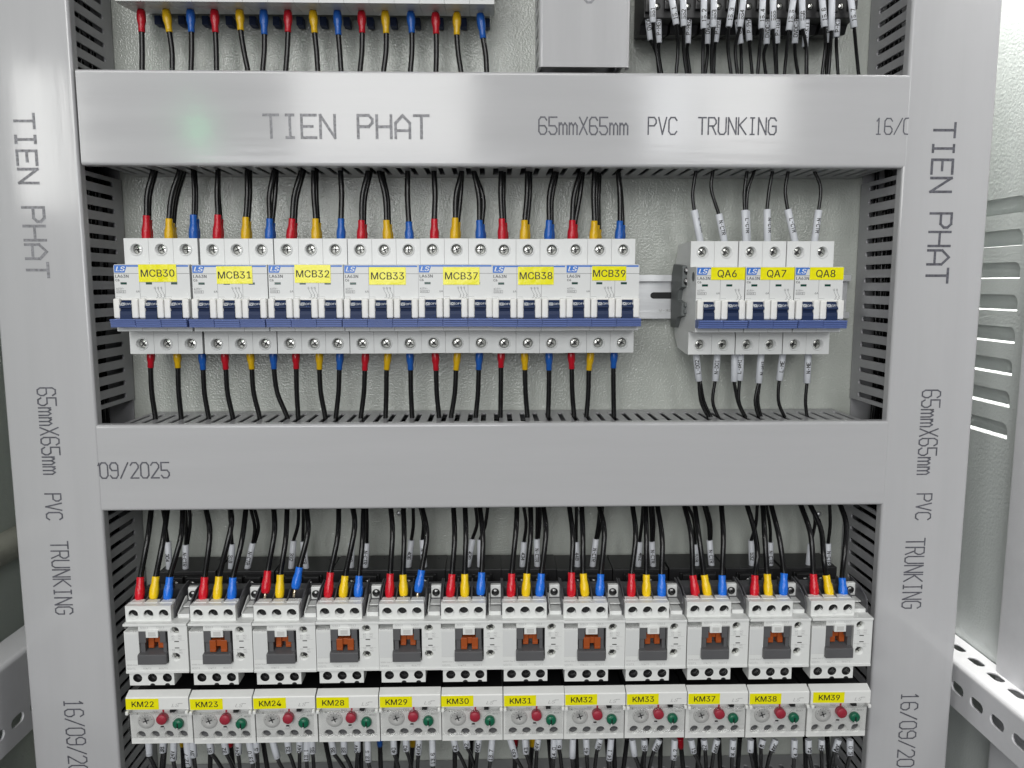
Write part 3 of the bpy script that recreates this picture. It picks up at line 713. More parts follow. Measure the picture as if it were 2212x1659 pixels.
for i, (w, fa, fb, tx, lab, tu) in enumerate([
 ([(95, 1110), (75, 1250)], (85, 1355), (125, 1560), 'L-CTR', 'thin black cable with white sleeve at the first top terminal of QA6', 1.1),
 ([(205, 1110), (195, 1220)], (243, 1380), (280, 1560), 'N-CTR', 'thin black cable with white sleeve reading N-CTR at the second top terminal of QA6', -0.1),
 ([(425, 1110), (408, 1250)], (411, 1355), (418, 1560), 'L-CTR', 'thin black cable with white sleeve reading L-CTR entering QA7', 0.35),
 ([(590, 1105), (568, 1230)], (555, 1350), (557, 1560), 'N-CTR', 'thin black cable with white sleeve reading N-CTR entering QA7', 0.5),
 ([(690, 1110), (672, 1230)], (688, 1350), (735, 1560), 'L-CTR', 'thin black cable with white sleeve reading L-CTR entering QA8', 0.1),
 ([(855, 1095), (900, 1210)], (888, 1355), (860, 1560), 'N-CTR', 'thin black cable with white sleeve reading N-CTR entering QA8', 0.1)]):
    Y = -42; p = spath([Q3(*q) for q in w], Y); p0 = p[0]+(p[0]-p[1])*0.4; p0.z = max(p0.z, -67)
    control_cable([p0]+p, P(*Q3(*fa), Y), P(*Q3(*fb), Y), tx, lab, 'sleeved cables above the two-pole breakers', turn=tu)
    if i == 2:
        p = spath([Q3(465, 1125), Q3(430, 1230)], Y+3); p0 = p[0]+(p[0]-p[1])*.3
        control_cable([p0]+p, P(*Q3(422, 1360), Y+3), P(*Q3(428, 1560), Y+3), '', 'second thin black cable half hidden behind the L-CTR sleeve of QA7', 'sleeved cables above the two-pole breakers')
for i, (w, fa, fb, tx, lab, tu, n) in enumerate([
 ([(195, 1075), (130, 950)], (115, 812), (95, 625), 'L-DO2', 'pair of thin black cables in a white sleeve reading L-DO2 below QA6', 0.15, 2),
 ([(255, 1075), (205, 950)], (220, 812), (235, 625), 'N-DO1', 'thin black cable in a white sleeve reading N-DO1 below QA6', 0.15, 1),
 ([(430, 1075), (372, 960)], (342, 815), (346, 625), '', 'thin black cable in a plain white sleeve below QA7', 0, 1),
 ([(435, 1075), (375, 950)], (378, 808), (386, 625), 'L-pH1', 'thin black cable in a white sleeve reading L-pH1 below QA7', 0.55, 1),
 ([(512, 1075), (478, 950)], (500, 825), (518, 625), 'N-pH1', 'pair of thin black cables in a white sleeve reading N-pH1 below QA7', -0.45, 2),
 ([(685, 1075), (630, 950)], (633, 808), (658, 625), 'L-ME', 'thin black cable in a white sleeve reading L-ME below QA8', 0.1, 1),
 ([(818, 1075), (803, 950)], (812, 825), (821, 625), 'N-ME', 'thin black cable in a white sleeve reading N-ME below QA8', 0.1, 1)]):
    Y = -40; p = spath([Q5(*q) for q in w], Y); p0 = p[0]+(p[0]-p[1])*0.25
    o = control_cable([p0]+p, P(*Q5(*fa), Y), P(*Q5(*fb), Y), tx, lab, 'sleeved cables below the two-pole breakers', turn=tu, flip=False)
    if n == 2:
        mb = MB(); A = P(*Q5(*fa), Y+1.5)
        mb.tube([p0+Vector((2.4, 2, 0)), p[0]+Vector((2.4, 2, 0)), p[1]+Vector((3.0, 2, 0)), A+Vector((1, 0, 1))], 1.25, 8, 16); mk('second_core', mb, 'cable_black', o)

# ================================================================ relay sockets and their cables at the top
T7 = lambda x, y: (1343.7+x/4.0127, y/4.0127)
for i in range(7):
    cu = 1422+i*66; Y = -46; x = P(cu, 20, Y).x; z0 = P(cu, 42, Y).z
    r = thing('relay_socket', (x, 0, z0), f'black relay socket in the top row above the sleeve reading {551+i if i < 6 else "15.7"}', 'relay socket', 'relay sockets at the top')
    mb = MB(); mb.prism([(-6, z0-2), (-30, z0-6), (-34, z0), (-46, z0+1), (-46, z0+60), (-6, z0+60)], x-10.3, x+10.3, 'x', 0.5)
    mb.box(x-10, x-4, -50, -46, z0+4, z0+22, .5); mb.box(x+4, x+10, -50, -46, z0+6, z0+22, .5)
    mk('socket_body', mb, 'base_black', r)
    for dx, dz in ((-1, 9), (7, 13)):
        mb = MB(); mb.lathe((x+dx, -46.2 if dx < 0 else -50.2, z0+dz), [(2.4, 0), (2.4, -.4), (1.7, -1), (0, -1.1)], 12); mk('screw', mb, 'screw_metal', r)
    if i in (0, 3, 6):
        mb = MB(); xx = P(*T7((195, 1000, 1700)[(0, 3, 6).index(i)], 210), -20); mb.lathe((xx.x, -20, xx.z), [(2.6, 8), (2.6, -3), (2, -4), (0, -4)], 14, 'y'); mk('release_tab', mb, 'tab_red', r)
front = [('551', (262, -10), (268, 200), [(290, 400), (330, 640)]), ('15.1', (432, -10), (470, 215), [(485, 400), (470, 640)]), ('552', (530, -10), (535, 230), [(535, 450), (560, 640)]),
 ('15.2', (710, -10), (708, 250), [(702, 400), (700, 640)]), ('553', (797, -10), (793, 240), [(775, 480), (780, 640)]), ('15.3', (962, -10), (925, 235), [(918, 420), (945, 640)]),
 ('554', (1052, -10), (1020, 238), [(982, 420), (1000, 640)]), ('15.4', (1220, -10), (1208, 250), [(1190, 450), (1175, 640)]), ('555', (1310, -10), (1308, 255), [(1325, 480), (1335, 640)]),
 ('15.5', (1485, -10), (1445, 265), [(1422, 480), (1408, 640)]), ('556', (1560, -10), (1565, 255), [(1595, 400), (1595, 640)]), ('15.6', (1733, -10), (1755, 235), [(1762, 400), (1735, 640)]),
 ('', (1820, -10), (1813, 270), [(1806, 430), (1790, 640)]), ('15.7', (1983, -10), (2012, 240), [(2032, 460), (2050, 640)])]
for t, fa, fb, w in front:
    Y = -56; f1 = P(*T7(*fb), Y); f0 = P(*T7(*fa), Y); p = [P(*T7(*q), Y+6+3*k) for k, q in enumerate(w)]; e = p[1]+(p[1]-p[0])*0.3
    control_cable([e, p[1], p[0]], f1, f0, t, f'thin black cable with a white sleeve reading {t} hanging from the relay sockets' if t else 'thin black cable with a plain white sleeve beside the one reading 15.6', 'sleeved cables under the relay sockets', r=1.3, fr=2.3, gap=0.42, turn=0.15)
backr = [('OVDC', (215, 80), (248, 350), [(300, 470), (320, 640)], 'behind the sleeve reading 551'), ('P-HG1', (313, 110), (319, 375), [(318, 470), (345, 640)], ''), ('P-HG2', (580, 100), (570, 380), [(565, 450), (590, 640)], ''), ('OVDC', (745, 110), (738, 385), [(742, 450), (722, 640)], 'beside the sleeve reading 15.2'),
 ('P-PH1', (842, 100), (810, 370), [(800, 450), (795, 640)], ''), ('OVDC', (995, 110), (1027, 382), [(1032, 450), (1036, 640)], 'beside the sleeve reading 554'), ('P-PH2', (1088, 90), (1103, 355), [(1110, 450), (1128, 640)], ''),
 ('OVDC-P', (1262, 115), (1252, 385), [(1228, 480), (1245, 640)], 'beside the sleeve reading 555'), ('P-TG1', (1345, 110), (1342, 382), [(1336, 450), (1342, 640)], ''), ('OVDC-P', (1512, 115), (1497, 380), [(1500, 480), (1525, 640)], 'beside the sleeve reading 556'),
 ('P-KT1', (1603, 120), (1585, 410), [(1600, 450), (1602, 640)], ''), ('OVDC', (1785, 100), (1785, 375), [(1780, 450), (1770, 640)], 'beside the sleeve reading 15.6'), ('P-KT2', (1868, 110), (1858, 325), [(1858, 420), (1872, 640)], '')]
for t, fa, fb, w, ex in backr:
    Y = -42; f1 = P(*T7(*fb), Y); f0 = P(*T7(*fa), Y); p = [P(*T7(*q), Y+4+3*k) for k, q in enumerate(w)]; e = p[1]+(p[1]-p[0])*0.3
    control_cable([e, p[1], p[0]], f1, f0, t, f'thin black cable with white sleeve reading {t} {ex}'.strip()+('' if ex else ' under the relay sockets'), 'sleeved cables under the relay sockets', r=1.3, fr=2.3, turn=0.2, gap=0.5)
    mb = MB()

# ================================================================ contactors
CZ = -386.3
def make_contactor(label):
    root = thing('contactor', (0, 0, 0), label, 'contactor', 'contactors in the lower row')
    mb = MB()
    mb.box(-22.3, 22.3, -101.5, -91, -37, -29.9); mb.box(-22.3, -12.1, -101.5, -91, -29.9, -5.9); mb.box(-12.1, 8.6, -101.5, -91, -5.9, -1.8)
    mb.holed((8.6, 22.3, -14, -1.8), circle(13.5, -6.0, 3.25, 20), -101.5, -91, mpy, False); mb.holed((8.6, 22.3, -29.9, -14), circle(13.5, -25.6, 3.25, 20), -101.5, -91, mpy, False)
    mb.box(-22.3, 22.3, -91, -70, -37, -1.8); mb.box(-22.4, 22.4, -102.6, -88, -1.8, 0, 0.3)
    mb.box(-22.35, 22.35, -102.0, -96, -37.4, -35.6, .2)
    mb.box(-6.4, 2.2, -102.8, -94, -10.2, -5.0, 0.25)
    for i in range(3):
        x0 = -22.2+i*10.75; mb.holed((x0, x0+10.75, 0, 11.4), circle(x0+5.7, 5.4, 3.45, 22), -97.6, -86, mpy, False)
        mb.lathe((x0+5.7, -97.6, 5.3), [(3.46, .4), (3.46, -.5), (3.9, -.5), (4.2, .1)], 22, cap=False)
        mb.box(x0+0.9, x0+9.9, -92.5, -86, 6.0, 11.8, 0.3)
    for i in range(3):
        x0 = -21.2+i*10.6; mb.holed((x0, x0+10.6, -47.6, -37.4), circle(x0+5.6, -42.2, 3.4, 22), -99.6, -86, mpy, False)
    mb.box(-22.2, 10.05, -86, -74, 0, 3.5)
    mb.box(13.6, 22.1, -74, -70, -1, 15.5, .6); mb.box(12.4, 22.2, -92, -74, -1, 2.6, .4); mb.prism([(-92, 2.6), (-76, 9.5), (-74, 9.5), (-74, 2.6)], 12.2, 13.0, 'x'); mb.box(13.6, 22.1, -84, -74, 4.6, 5.4)
    mk('housing', mb, 'cool_plastic', root)
    mb = MB()   # dark lower body: rear base, side walls, terminal barriers
    mb.box(-22.2, 22.2, -40, -6, -50, 15.2, 0.6); mb.box(-22.0, 22.0, -70, -40, -37, 3); mb.box(-20.8, 10.2, -86, -60, -46.5, -37)
    mb.box(-22, 22, -60, -40, -52, -37)
    mb.box(-21.9, 21.9, -58, -40, -37, 6)
    mk('base', mb, 'base_black', root)
    mb = MB()
    for x in (-22.1, -11.4, -0.7, 10.2, 21.2):
        mb.prism([(-93, 8), (-90.5, 11.5), (-80, 16), (-68, 17.4), (-64, 17.4), (-64, 0), (-93, 0)], x, x+0.95, 'x', .15, 1)
    mb.box(-22, 22.2, -69, -58, 1, 12.3, .4); mb.box(-22, 22.2, -75, -69, 1, 6)
    mk('barrier', mb, 'barrier_grey', root)
    mb = MB(); mb.box(-14, 15, -43, -16, 2, 12.5, .6); mb.box(-13, -1.0, -47, -42, 2, 12.5, .5); mb.box(1.2, 13.4, -47, -42, 2, 12.5, .5)
    for k in range(5): mb.box(-12+k*5.4, -10.6+k*5.4, -38, -20, 12.3, 13.6)
    mb.prism([(-8, 2), (-8, 15.5), (-14, 15.5), (-46, 7), (-46, 2)], 15.0, 16.2, 'x')
    mk('coil_terminal', mb, 'base_black', root)
    for x in (-6, 6.4):
        mb = MB(); mb.lathe((x, -47.1, 7.6), [(2.7, .2), (2.7, 0), (2.1, -.8), (0, -.9)], 14); s = mk('coil_screw', mb, 'screw_dark', root)
        mb = MB(); cross_lines(mb, x, -48.06, 7.6, 1.7, .6); mk('drive_recess', mb, 'hole_black', s)
    for x, z, y in ((13.5, -6.0, -97.5), (13.5, -25.6, -97.5)):
        mb = MB(); mb.lathe((x, y, z), [(3.2, 2), (3.2, 0), (2.6, -.9), (1.8, -1.1), (0, -1.15)], 16); s = mk('auxiliary_screw', mb, 'screw_metal', root)
        mb = MB(); cross_lines(mb, x, y-1.2, z, 1.9, random.uniform(.2, 1)); mk('drive_recess', mb, 'hole_black', s)
    mb = MB(); mb.lathe((17.2, -74.2, 10.2), [(2.9, .1), (2.9, -.6), (2.2, -1.4), (0, -1.5)], 16); s = mk('auxiliary_screw', mb, 'screw_dark', root)
    mb = MB(); cross_lines(mb, 17.2, -75.75, 10.2, 1.8, .7); mk('drive_recess', mb, 'hole_black', s)
    for row, x0, w, z, y in ((0, -22.2, 10.75, 5.3, -91), (1, -21.2, 10.6, -42.2, -92)):
        for i in range(3):
            mb = MB(); x = x0+i*w+(5.7 if row == 0 else 5.6); rr = 3.42 if row == 0 else 3.37; y = -94.6 if row == 0 else -95.0; yf = -97.0 if row == 0 else -99.0; mb.lathe((x, 0, z), [(rr, yf), (rr, y+2), (2.6, y+1.5), (0, y+1.4)], 20, cap=False); mb.box(x-0.5, x+0.5, y-0.2, y+1.5, z-2.2, z+1.4)
            mk('terminal_screw', mb, 'base_black', root)  # includes a black lining that puts the hole's shade into the colour
    mb = MB()
    mb.prism([(-12, -29.8), (8.5, -29.8), (8.5, -6), (-12, -6)], -91.3, -91.1, 'y')
    mb.box(-11.9, -7.0, -101.6, -92, -14.5, -6.2, .25); mb.box(2.8, 6.9, -101.6, -92, -14.5, -6.2, .25); mb.box(-11.3, -8.2, -100.6, -92, -22.5, -14, .2); mb.box(4.6, 7.0, -100.6, -92, -22.5, -14, .2)
    mb.prism([(-104.6, -29.6), (-104.6, -22.7), (-104, -22.3), (-93, -20.8), (-93, -29.6)][::-1], -12.4, 7.7, 'x', .3)
    mk('carrier_frame', mb, 'frame_grey', root)
    mb = MB(); mb.rectf(8.0, 8.55, -29.6, -6.1, -95); mb.prism([(7.8, -29.7), (8.5, -29.7), (8.5, -6.1), (7.8, -6.1)], -96, -95.9, 'y')
    mb.box(13.0, 16.2, -101.62, -101.4, -14.1, -13.5); mb.box(13.1, 16.3, -101.62, -101.4, -18.9, -18.3)
    for x in (-5, 5.6): mb.prism([(x+1.8*math.cos(a), -47.65+1.5*math.sin(a)) for a in [k*math.pi/8 for k in range(9)]], -99.7, -98, 'y')
    mk('slot', mb, 'hole_black', root)
    mb = MB(); mb.box(-4.6, 0.5, -102.95, -102.7, -9.2, -6.0); mk('tab_window', mb, 'clamp_grey' if False else 'dial_grey', root)
    mb = MB(); mb.box(-21.9, -12.5, -101.65, -101.4, -27, -8.0, .05); mk('label_panel', mb, 'white_plastic', root)
    mb = MB(); y = -101.62
    mb.text('R/1/L1', -21.4, -3.7, 1.3, y); mb.text('S/3/L2', -10.5, -3.7, 1.3, y); mb.text('T/5/L3', 0.8, -3.7, 1.3, y); mb.text('MC-12b', -21.3, -6.4, 1.7, y); mb.text('Metasol', 2.6, -5.7, 1.1, y, shear=.25)
    mb.text('NEMA Size 0', -21.4, -31.6, 1.0, y); mb.text('U/2/T1', -21.4, -34.4, 1.3, y); mb.text('V/4/T2', -10.2, -34.4, 1.3, y); mb.text('W/6/T3', 0.8, -34.4, 1.3, y)
    for z, a, b in ((-10.4, '43', 'NO'), (-12.3, '31', 'NC'), (-20.9, '32', 'NC'), (-22.8, '44', 'NO')): mb.text(a, 11.2, z, 1.25, y); mb.text(b, 16.0, z, 1.25, y)
    for z in (-12.9, -19.9): mb.line([(9, z), (20.5, z)], .12, y)
    mb.line([(-22, -7.6), (-12.2, -7.6)], .14, y); mb.line([(-22, -27.3), (-12.2, -27.3)], .14, y)
    mk('lettering', mb, 'print_faint', root)
    return root
KM = ['KM22', 'KM23', 'KM24', 'KM28', 'KM29', 'KM30', 'KM31', 'KM32', 'KM33', 'KM37', 'KM38', 'KM39']
CL = [261, 405, 543, 681, 817, 952, 1085.5, 1218, 1351, 1485, 1620, 1754, 1889]
protoc = make_contactor('x'); cont = []
for i, t in enumerate(KM):
    at = Vector(((P(CL[i], 1337, -102).x+P(CL[i+1], 1337, -102).x)/2, random.uniform(-.3, .3), CZ-1.4-2.2*i/11+random.uniform(-.3, .3))); lab = f'white and grey three-pole contactor above the relay marked {t}'
    if i == 0: r = protoc; r.location = at*S; r['label'] = lab; ORG[r.name] = at
    else: r = dup(protoc, at, lab)
    cont.append((r, at))
for i, (r, at) in enumerate(cont):
    # the orange carrier sits further out on some of them
    mb = MB(); out = i in (1, 3, 5, 7); y0 = -102.2 if out else -97.5; s = 1.12 if out else 1.0; dz = -1.2 if out else 0
    xs = lambda x: at.x-2.1+(x+2.1)*s
    for a, b in ((-7.2, -3.2), (-0.2, 3.8)): mb.box(xs(a), xs(b), y0, -92, at.z-20.3+dz, at.z-11.6+dz, .3); mb.box(xs(a)+.2, xs(b)-.2, y0-.5, -92, at.z-19.9+dz, at.z-18.2+dz, .2)
    mb.box(xs(-3.5), xs(0.1), y0+1.4, -92, at.z-16.5+dz, at.z-11.8+dz, .2)
    [setattr(v.co, 'y', v.co.y+at.y) for v in mb.bm.verts]; mk('carrier', mb, 'carrier_orange', r)

# ================================================================ overload relays
RZ = -442.0
def make_relay(label):
    root = thing('overload_relay', (0, 0, 0), label, 'overload relay', 'thermal overload relays in the bottom row')
    mb = MB(); mb.box(-21.8, 21.8, -92, -25, -38, -3.2); mk('base', mb, 'base_black', root)
    mb = MB(); mb.prism([(-92, -3.5), (-97.5, -2), (-97.5, 2.9), (-103.5, 0.3), (-104, -0.4), (-104, -9.3), (-99.4, -9.9), (-99.0, -28.2), (-94, -28.2), (-94, -38.2), (-92, -38.2)][::-1], -22.25, 22.25, 'x', .3)
    XH = [-15.2, -5.1, 5.0, 15.1]; ed = [-22.2, -10.15, -0.05, 10.05, 22.2]
    for i in range(4): mb.holed((ed[i], ed[i+1], -38.4, -28.0), circle(XH[i], -32.0, 3.4, 20), -98.7, -93.5, mpy, False)
    mb.box(-22.3, -20, -106, -100, -12.4, -9.6, .8); mb.box(20, 22.3, -106, -100, -12.4, -9.6, .8)
    mk('housing', mb, 'relay_plastic', root)
    for i in range(4):
        mb = MB(); mb.lathe((XH[i], -95, -32.0), [(3.35, 1), (3.0, 0), (2.2, -.6), (0, -.7)], 16); mb.box(XH[i]-2.5, XH[i]+2.5, -96.1, -95, -32.3, -31.7); mk('terminal_screw', mb, 'frame_grey', root)
    mb = MB(); mb.lathe((-10.6, -99.2, -20.2), [(6.0, .2), (6.0, -.4), (5.6, -.8), (2.6, -.8), (2.4, -.5), (0, -.5)], 28); d = mk('setting_dial', mb, 'dial_grey', root)
    mb = MB(); 
    for a in (0.35, 0.35+math.pi/2): mb.line([(-10.6-2.0*math.cos(a), -20.2-2.0*math.sin(a)), (-10.6+2.0*math.cos(a), -20.2+2.0*math.sin(a))], .8, -100.0)
    for k in range(7): a = 0.3+k*.45; mb.rectf(-10.6+4.6*math.cos(a)-.2, -10.6+4.6*math.cos(a)+.25, -20.2+4.6*math.sin(a)-.3, -20.2+4.6*math.sin(a)+.3, -100.06)
    mk('dial_mark', mb, 'print_dark', d)
    mb = MB(); mb.lathe((2.0, -99, -17.6), [(3.75, 0), (3.75, -4.4), (3.4, -4.8), (0, -4.8)], 24); mb.box(1.6, 2.8, -99.8, -99, -13.8, -11.6); mk('test_button', mb, 'button_red', root)
    mb = MB(); mb.lathe((12.8, -99, -22.2), [(3.75, 0), (3.75, -2.6), (3.1, -3.4), (0, -3.4)], 24); k = mk('reset_knob', mb, 'knob_green', root)
    mb = MB(); mb.box(12.4, 13.3, -102.55, -102.3, -25.7, -21.2); mk('slot', mb, 'hole_black', k)
    mb = MB(); mb.box(11.9, 13.1, -102.7, -100, -26.6, -24.6, .2); mk('pointer', mb, 'relay_plastic', k)
    mb = MB(); mb.box(8.7, 12.1, -104.1, -99, -11.6, -9.8); mb.box(-0.4, 1.8, -99.6, -99, -25.5, -24.6); mk('slot', mb, 'hole_black', root)
    mb = MB(); mb.box(-1.2, 2.2, -100.2, -99, -26.8, -25.4, .3); mk('lever', mb, 'white_plastic', root)
    mb = MB(); y = -99.35
    mb.text('TEST', -5.6, -13.9, 1.3, y); mb.text('TRIP', 8.7, -13.9, 1.3, y); mb.text('RESET', 15.0, -17.9, 1.25, y); mb.text('H', 12.4, -17.2, 1.1, y); mb.text('A', 8.0, -22.4, 1.1, y)
    mb.prism([(-17.4, -15.3), (-16, -15.3), (-16.7, -14)], y-.01, y+.1, 'y')
    for k in range(4): mb.rectf(8.6+k*.9, 9.1+k*.9, -19.8+k*.8, -19.4+k*.8, y)
    mk('lettering', mb, 'print_grey', root)
    mb = MB(); mb.text('LS', 10.2, -7.3, 2.5, -104.12, shear=.3, wide=1.3, bold=0.0); mb.line([(15.2, -4.6), (18.0, -4.6)], .45, -104.12); mk('logo', mb, 'print_faint', root)
    mb = MB(); mb.text('97 NC 98', -14.5, -36.9, 1.2, -98.82); mb.text('95 NO 96', 4.5, -36.9, 1.2, -98.82); mk('raised_lettering', mb, 'white_plastic', root)
    mb = MB(); mb.box(-21, 21, -104.6, -103.9, -30.2, -10.6, .2, 2); mb.box(-21.6, 21.6, -105.3, -104.65, -30.2, -29.5, .1); mb.box(-20, 20, -105.6, -104.65, -12, -10.8, .25)
    mk('clear_cover', mb, 'clear_cover', root)
    return root
RL = [268, 407, 544, 681, 818, 952, 1087, 1220, 1352, 1486, 1617, 1750, 1884]
protor = make_relay('x'); rel = []
ST = [(0, 0), (.3, -.0), (.2, 0), (0, 0), (.4, -.3), (-.2, .3), (.3, -.1), (.2, .3), (.2, 0), (.2, .2), (.2, -.2), (1.4, .3)]
for i, t in enumerate(KM):
    at = Vector(((P(RL[i], 1500, -104).x+P(RL[i+1], 1500, -104).x)/2, random.uniform(-.3, .3), RZ-0.9-2.3*i/11+random.uniform(-.35, .35))); lab = f'white overload relay with clear cover and yellow label reading {t}'
    if i == 0: r = protor; r.location = at*S; r['label'] = lab; ORG[r.name] = at
    else: r = dup(protor, at, lab)
    rel.append((r, at))
for i, t in enumerate(KM):
    r, at = rel[i]; dx, dz = ST[i]
    sticker(r, at, -22.1+dx, 1.2+dx, -8.9+dz, -0.7+dz, -104.05, t, 4.2, -10.2+dx, random.uniform(-.012, .012))

# ---------------------------------------------------------------- cables into the contactors
CA = lambda x, y: (258.4+x/4.0127, 1085.3+y/4.0127)
CB = lambda x, y: (775.2+x/4.0127, 1085.3+y/4.0127)
CC = lambda x, y: (1292+x/3.567, 1085.3+y/3.567)
PC = [(CA, 0, 'R', [(275, 60), (245, 300)], (182, 645), (172, 850), 0), (CA, 0, 'Y', [(415, 60), (378, 320)], (315, 640), (293, 835), 1.2), (CA, 0, 'B', [(548, 60), (532, 300)], (435, 645), (415, 845), 1.2),
 (CA, 1, 'R', [(750, 60), (782, 280)], (737, 645), (722, 848), 0), (CA, 1, 'Y', [(962, 60), (965, 220)], (862, 640), (845, 842), 0), (CA, 1, 'B', [(1095, 60), (1060, 330)], (983, 650), (970, 848), 0),
 (CA, 2, 'R', [(1337, 60), (1342, 260)], (1285, 590), (1263, 785), 4), (CA, 2, 'Y', [(1452, 50), (1440, 320)], (1393, 625), (1387, 825), 1.2), (CA, 2, 'B', [(1620, 50), (1632, 260)], (1560, 560), (1522, 748), 6),
 (CA, 3, 'R', [(1900, 50), (1890, 300)], (1828, 605), (1805, 822), 0), (CA, 3, 'Y', [(2025, 50), (2035, 240)], (1955, 635), (1935, 822), 0), (CA, 3, 'B', [(2115, 50), (2105, 330)], (2077, 635), (2067, 818), 1.2),
 (CB, 4, 'R', [(275, 40), (292, 260)], (272, 615), (265, 822), 0), (CB, 4, 'Y', [(385, 40), (393, 300)], (383, 625), (390, 810), 1.5), (CB, 4, 'B', [(545, 40), (590, 270)], (545, 585), (513, 776), 5),
 (CB, 5, 'R', [(820, 40), (830, 300)], (808, 620), (790, 818), 0), (CB, 5, 'Y', [(920, 40), (928, 280)], (918, 620), (918, 818), 0), (CB, 5, 'B', [(1048, 40), (1075, 300)], (1065, 605), (1055, 802), 1.5),
 (CB, 6, 'R', [(1370, 40), (1362, 240)], (1325, 615), (1318, 818), 0), (CB, 6, 'Y', [(1488, 40), (1490, 280)], (1457, 615), (1447, 812), 0), (CB, 6, 'B', [(1600, 40), (1622, 260)], (1583, 615), (1565, 812), 0),
 (CB, 7, 'R', [(1825, 40), (1855, 300)], (1843, 605), (1842, 818), 0), (CB, 7, 'Y', [(1932, 40), (1942, 300)], (1945, 615), (1962, 812), 0), (CB, 7, 'B', [(2085, 40), (2128, 260)], (2097, 620), (2087, 808), 0),
 (CC, 8, 'R', [(265, 30), (290, 250)], (258, 548), (255, 728), 0), (CC, 8, 'Y', [(365, 30), (372, 250)], (372, 555), (373, 724), 0), (CC, 8, 'B', [(458, 30), (494, 280)], (490, 552), (490, 728), 0),
 (CC, 9, 'R', [(665, 30), (717, 250)], (730, 560), (753, 728), 0), (CC, 9, 'Y', [(745, 30), (777, 260)], (818, 558), (845, 724), 0), (CC, 9, 'B', [(950, 30), (965, 260)], (955, 560), (958, 724), 0),
 (CC, 10, 'R', [(1150, 30), (1205, 220), (1228, 400)], (1208, 560), (1203, 736), 0), (CC, 10, 'Y', [(1270, 30), (1284, 260)], (1303, 550), (1313, 726), 0), (CC, 10, 'B', [(1335, 30), (1395, 270)], (1433, 545), (1425, 716), 1.5),
 (CC, 11, 'R', [(1565, 30), (1638, 250)], (1658, 550), (1668, 736), 0), (CC, 11, 'Y', [(1640, 30), (1718, 210), (1738, 420)], (1757, 560), (1788, 732), 0), (CC, 11, 'B', [(1870, 30), (1912, 170), (1900, 380)], (1880, 580), (1890, 738), 0)]
for cf, k, c, w, fa, fb, pin in PC:
    Y = -85; n = len(w); p = [P(*cf(*q), -50-(30 if n == 2 else 18)*j*.8) for j, q in enumerate(w)]; e = p[0]+(p[0]-p[1])*0.25; e.y = -44
    power_cable([e]+p, P(*cf(*fa), Y+4), P(*cf(*fb), Y), c, f'black cable with a bright {BOOT[c][0]} boot entering the contactor above {KM[k]}', 'cables entering the contactors', r=2.0, fresh=True, pin=pin, fat=3.4, thin=2.7)
CT = [(CA, 0, '304', [(372, 50), (398, 200)], (418, 340), (432, 595), 1), (CA, 0, 'N-CTR', [(572, 50), (578, 200)], (573, 365), (573, 600), 2), (CA, 1, '318', [(950, 50), (962, 200)], (975, 360), (965, 595), 1), (CA, 1, 'N-CTR', [(1138, 60), (1172, 220)], (1155, 350), (1103, 595), 2),
 (CA, 2, '332', [(1550, 50), (1545, 200)], (1508, 330), (1486, 590), 1), (CA, 2, 'N-CTR', [(1592, 50), (1592, 200)], (1588, 335), (1620, 592), 1), (CA, 3, '346', [(2012, 50), (2035, 200)], (2010, 350), (2008, 582), 1), (CA, 3, 'N-CTR', [(2142, 50), (2146, 200)], (2143, 350), (2130, 582), 1),
 (CB, 4, '406', [(470, 40), (472, 200)], (455, 325), (428, 572), 1), (CB, 4, 'N-CTR', [(530, 40), (560, 180)], (550, 320), (568, 572), 1), (CB, 5, '420', [(1012, 40), (1024, 190)], (985, 315), (940, 575), 1), (CB, 5, '', [(1118, 40), (1095, 200)], (1052, 320), (1050, 577), 1),
 (CB, 6, '434', [(1430, 40), (1450, 190)], (1432, 340), (1416, 572), 1), (CB, 6, 'N-CTR', [(1546, 40), (1545, 180)], (1542, 315), (1547, 575), 2), (CB, 7, '448', [(1886, 40), (1884, 190)], (1884, 340), (1895, 572), 1), (CB, 7, 'N-CTR', [(2088, 40), (2075, 190)], (2055, 315), (2023, 570), 2),
 (CC, 8, '462', [(347, 30), (335, 180)], (320, 302), (308, 512), 1), (CC, 8, 'N-CTR', [(400, 30), (410, 160)], (413, 300), (425, 512), 2), (CC, 9, '518', [(690, 30), (738, 140)], (748, 320), (757, 514), 1), (CC, 9, 'N-CTR', [(815, 30), (850, 170)], (858, 290), (876, 520), 2),
 (CC, 10, '532', [(1226, 30), (1215, 170)], (1180, 292), (1185, 518), 1), (CC, 10, 'N-CTR', [(1298, 30), (1325, 190)], (1327, 305), (1325, 520), 1), (CC, 11, '', [(1645, 30), (1672, 150)], (1638, 318), (1617, 518), 1), (CC, 11, 'N-CTR', [(1784, 30), (1788, 170)], (1772, 315), (1770, 518), 1)]
for cf, k, t, w, fa, fb, n in CT:
    Y = -33; p = [P(*cf(*q), Y-2) for q in w]; e = p[0]+(p[0]-p[1])*0.3
    lab = f'thin black cable with a white sleeve reading {t} at the coil above {KM[k]}' if t else f'thin black cable with a plain white sleeve at the coil above {KM[k]}'
    o = control_cable([e]+p, P(*cf(*fa), Y), P(*cf(*fb), Y), t, lab, 'sleeved cables at the contactor coils', r=1.4, fr=2.45, gap=0.52, turn=-0.1 if t != '462' else .4)
    if n == 2:
        mb = MB(); A = P(*cf(*fa), Y+1.2); dx = Vector((2.4, 1.5, 0)); mb.tube([e+dx, p[0]+dx, p[1]+dx, A+Vector((1.1, 0, -1))], 1.4, 8, 16); mk('second_core', mb, 'cable_black', o)

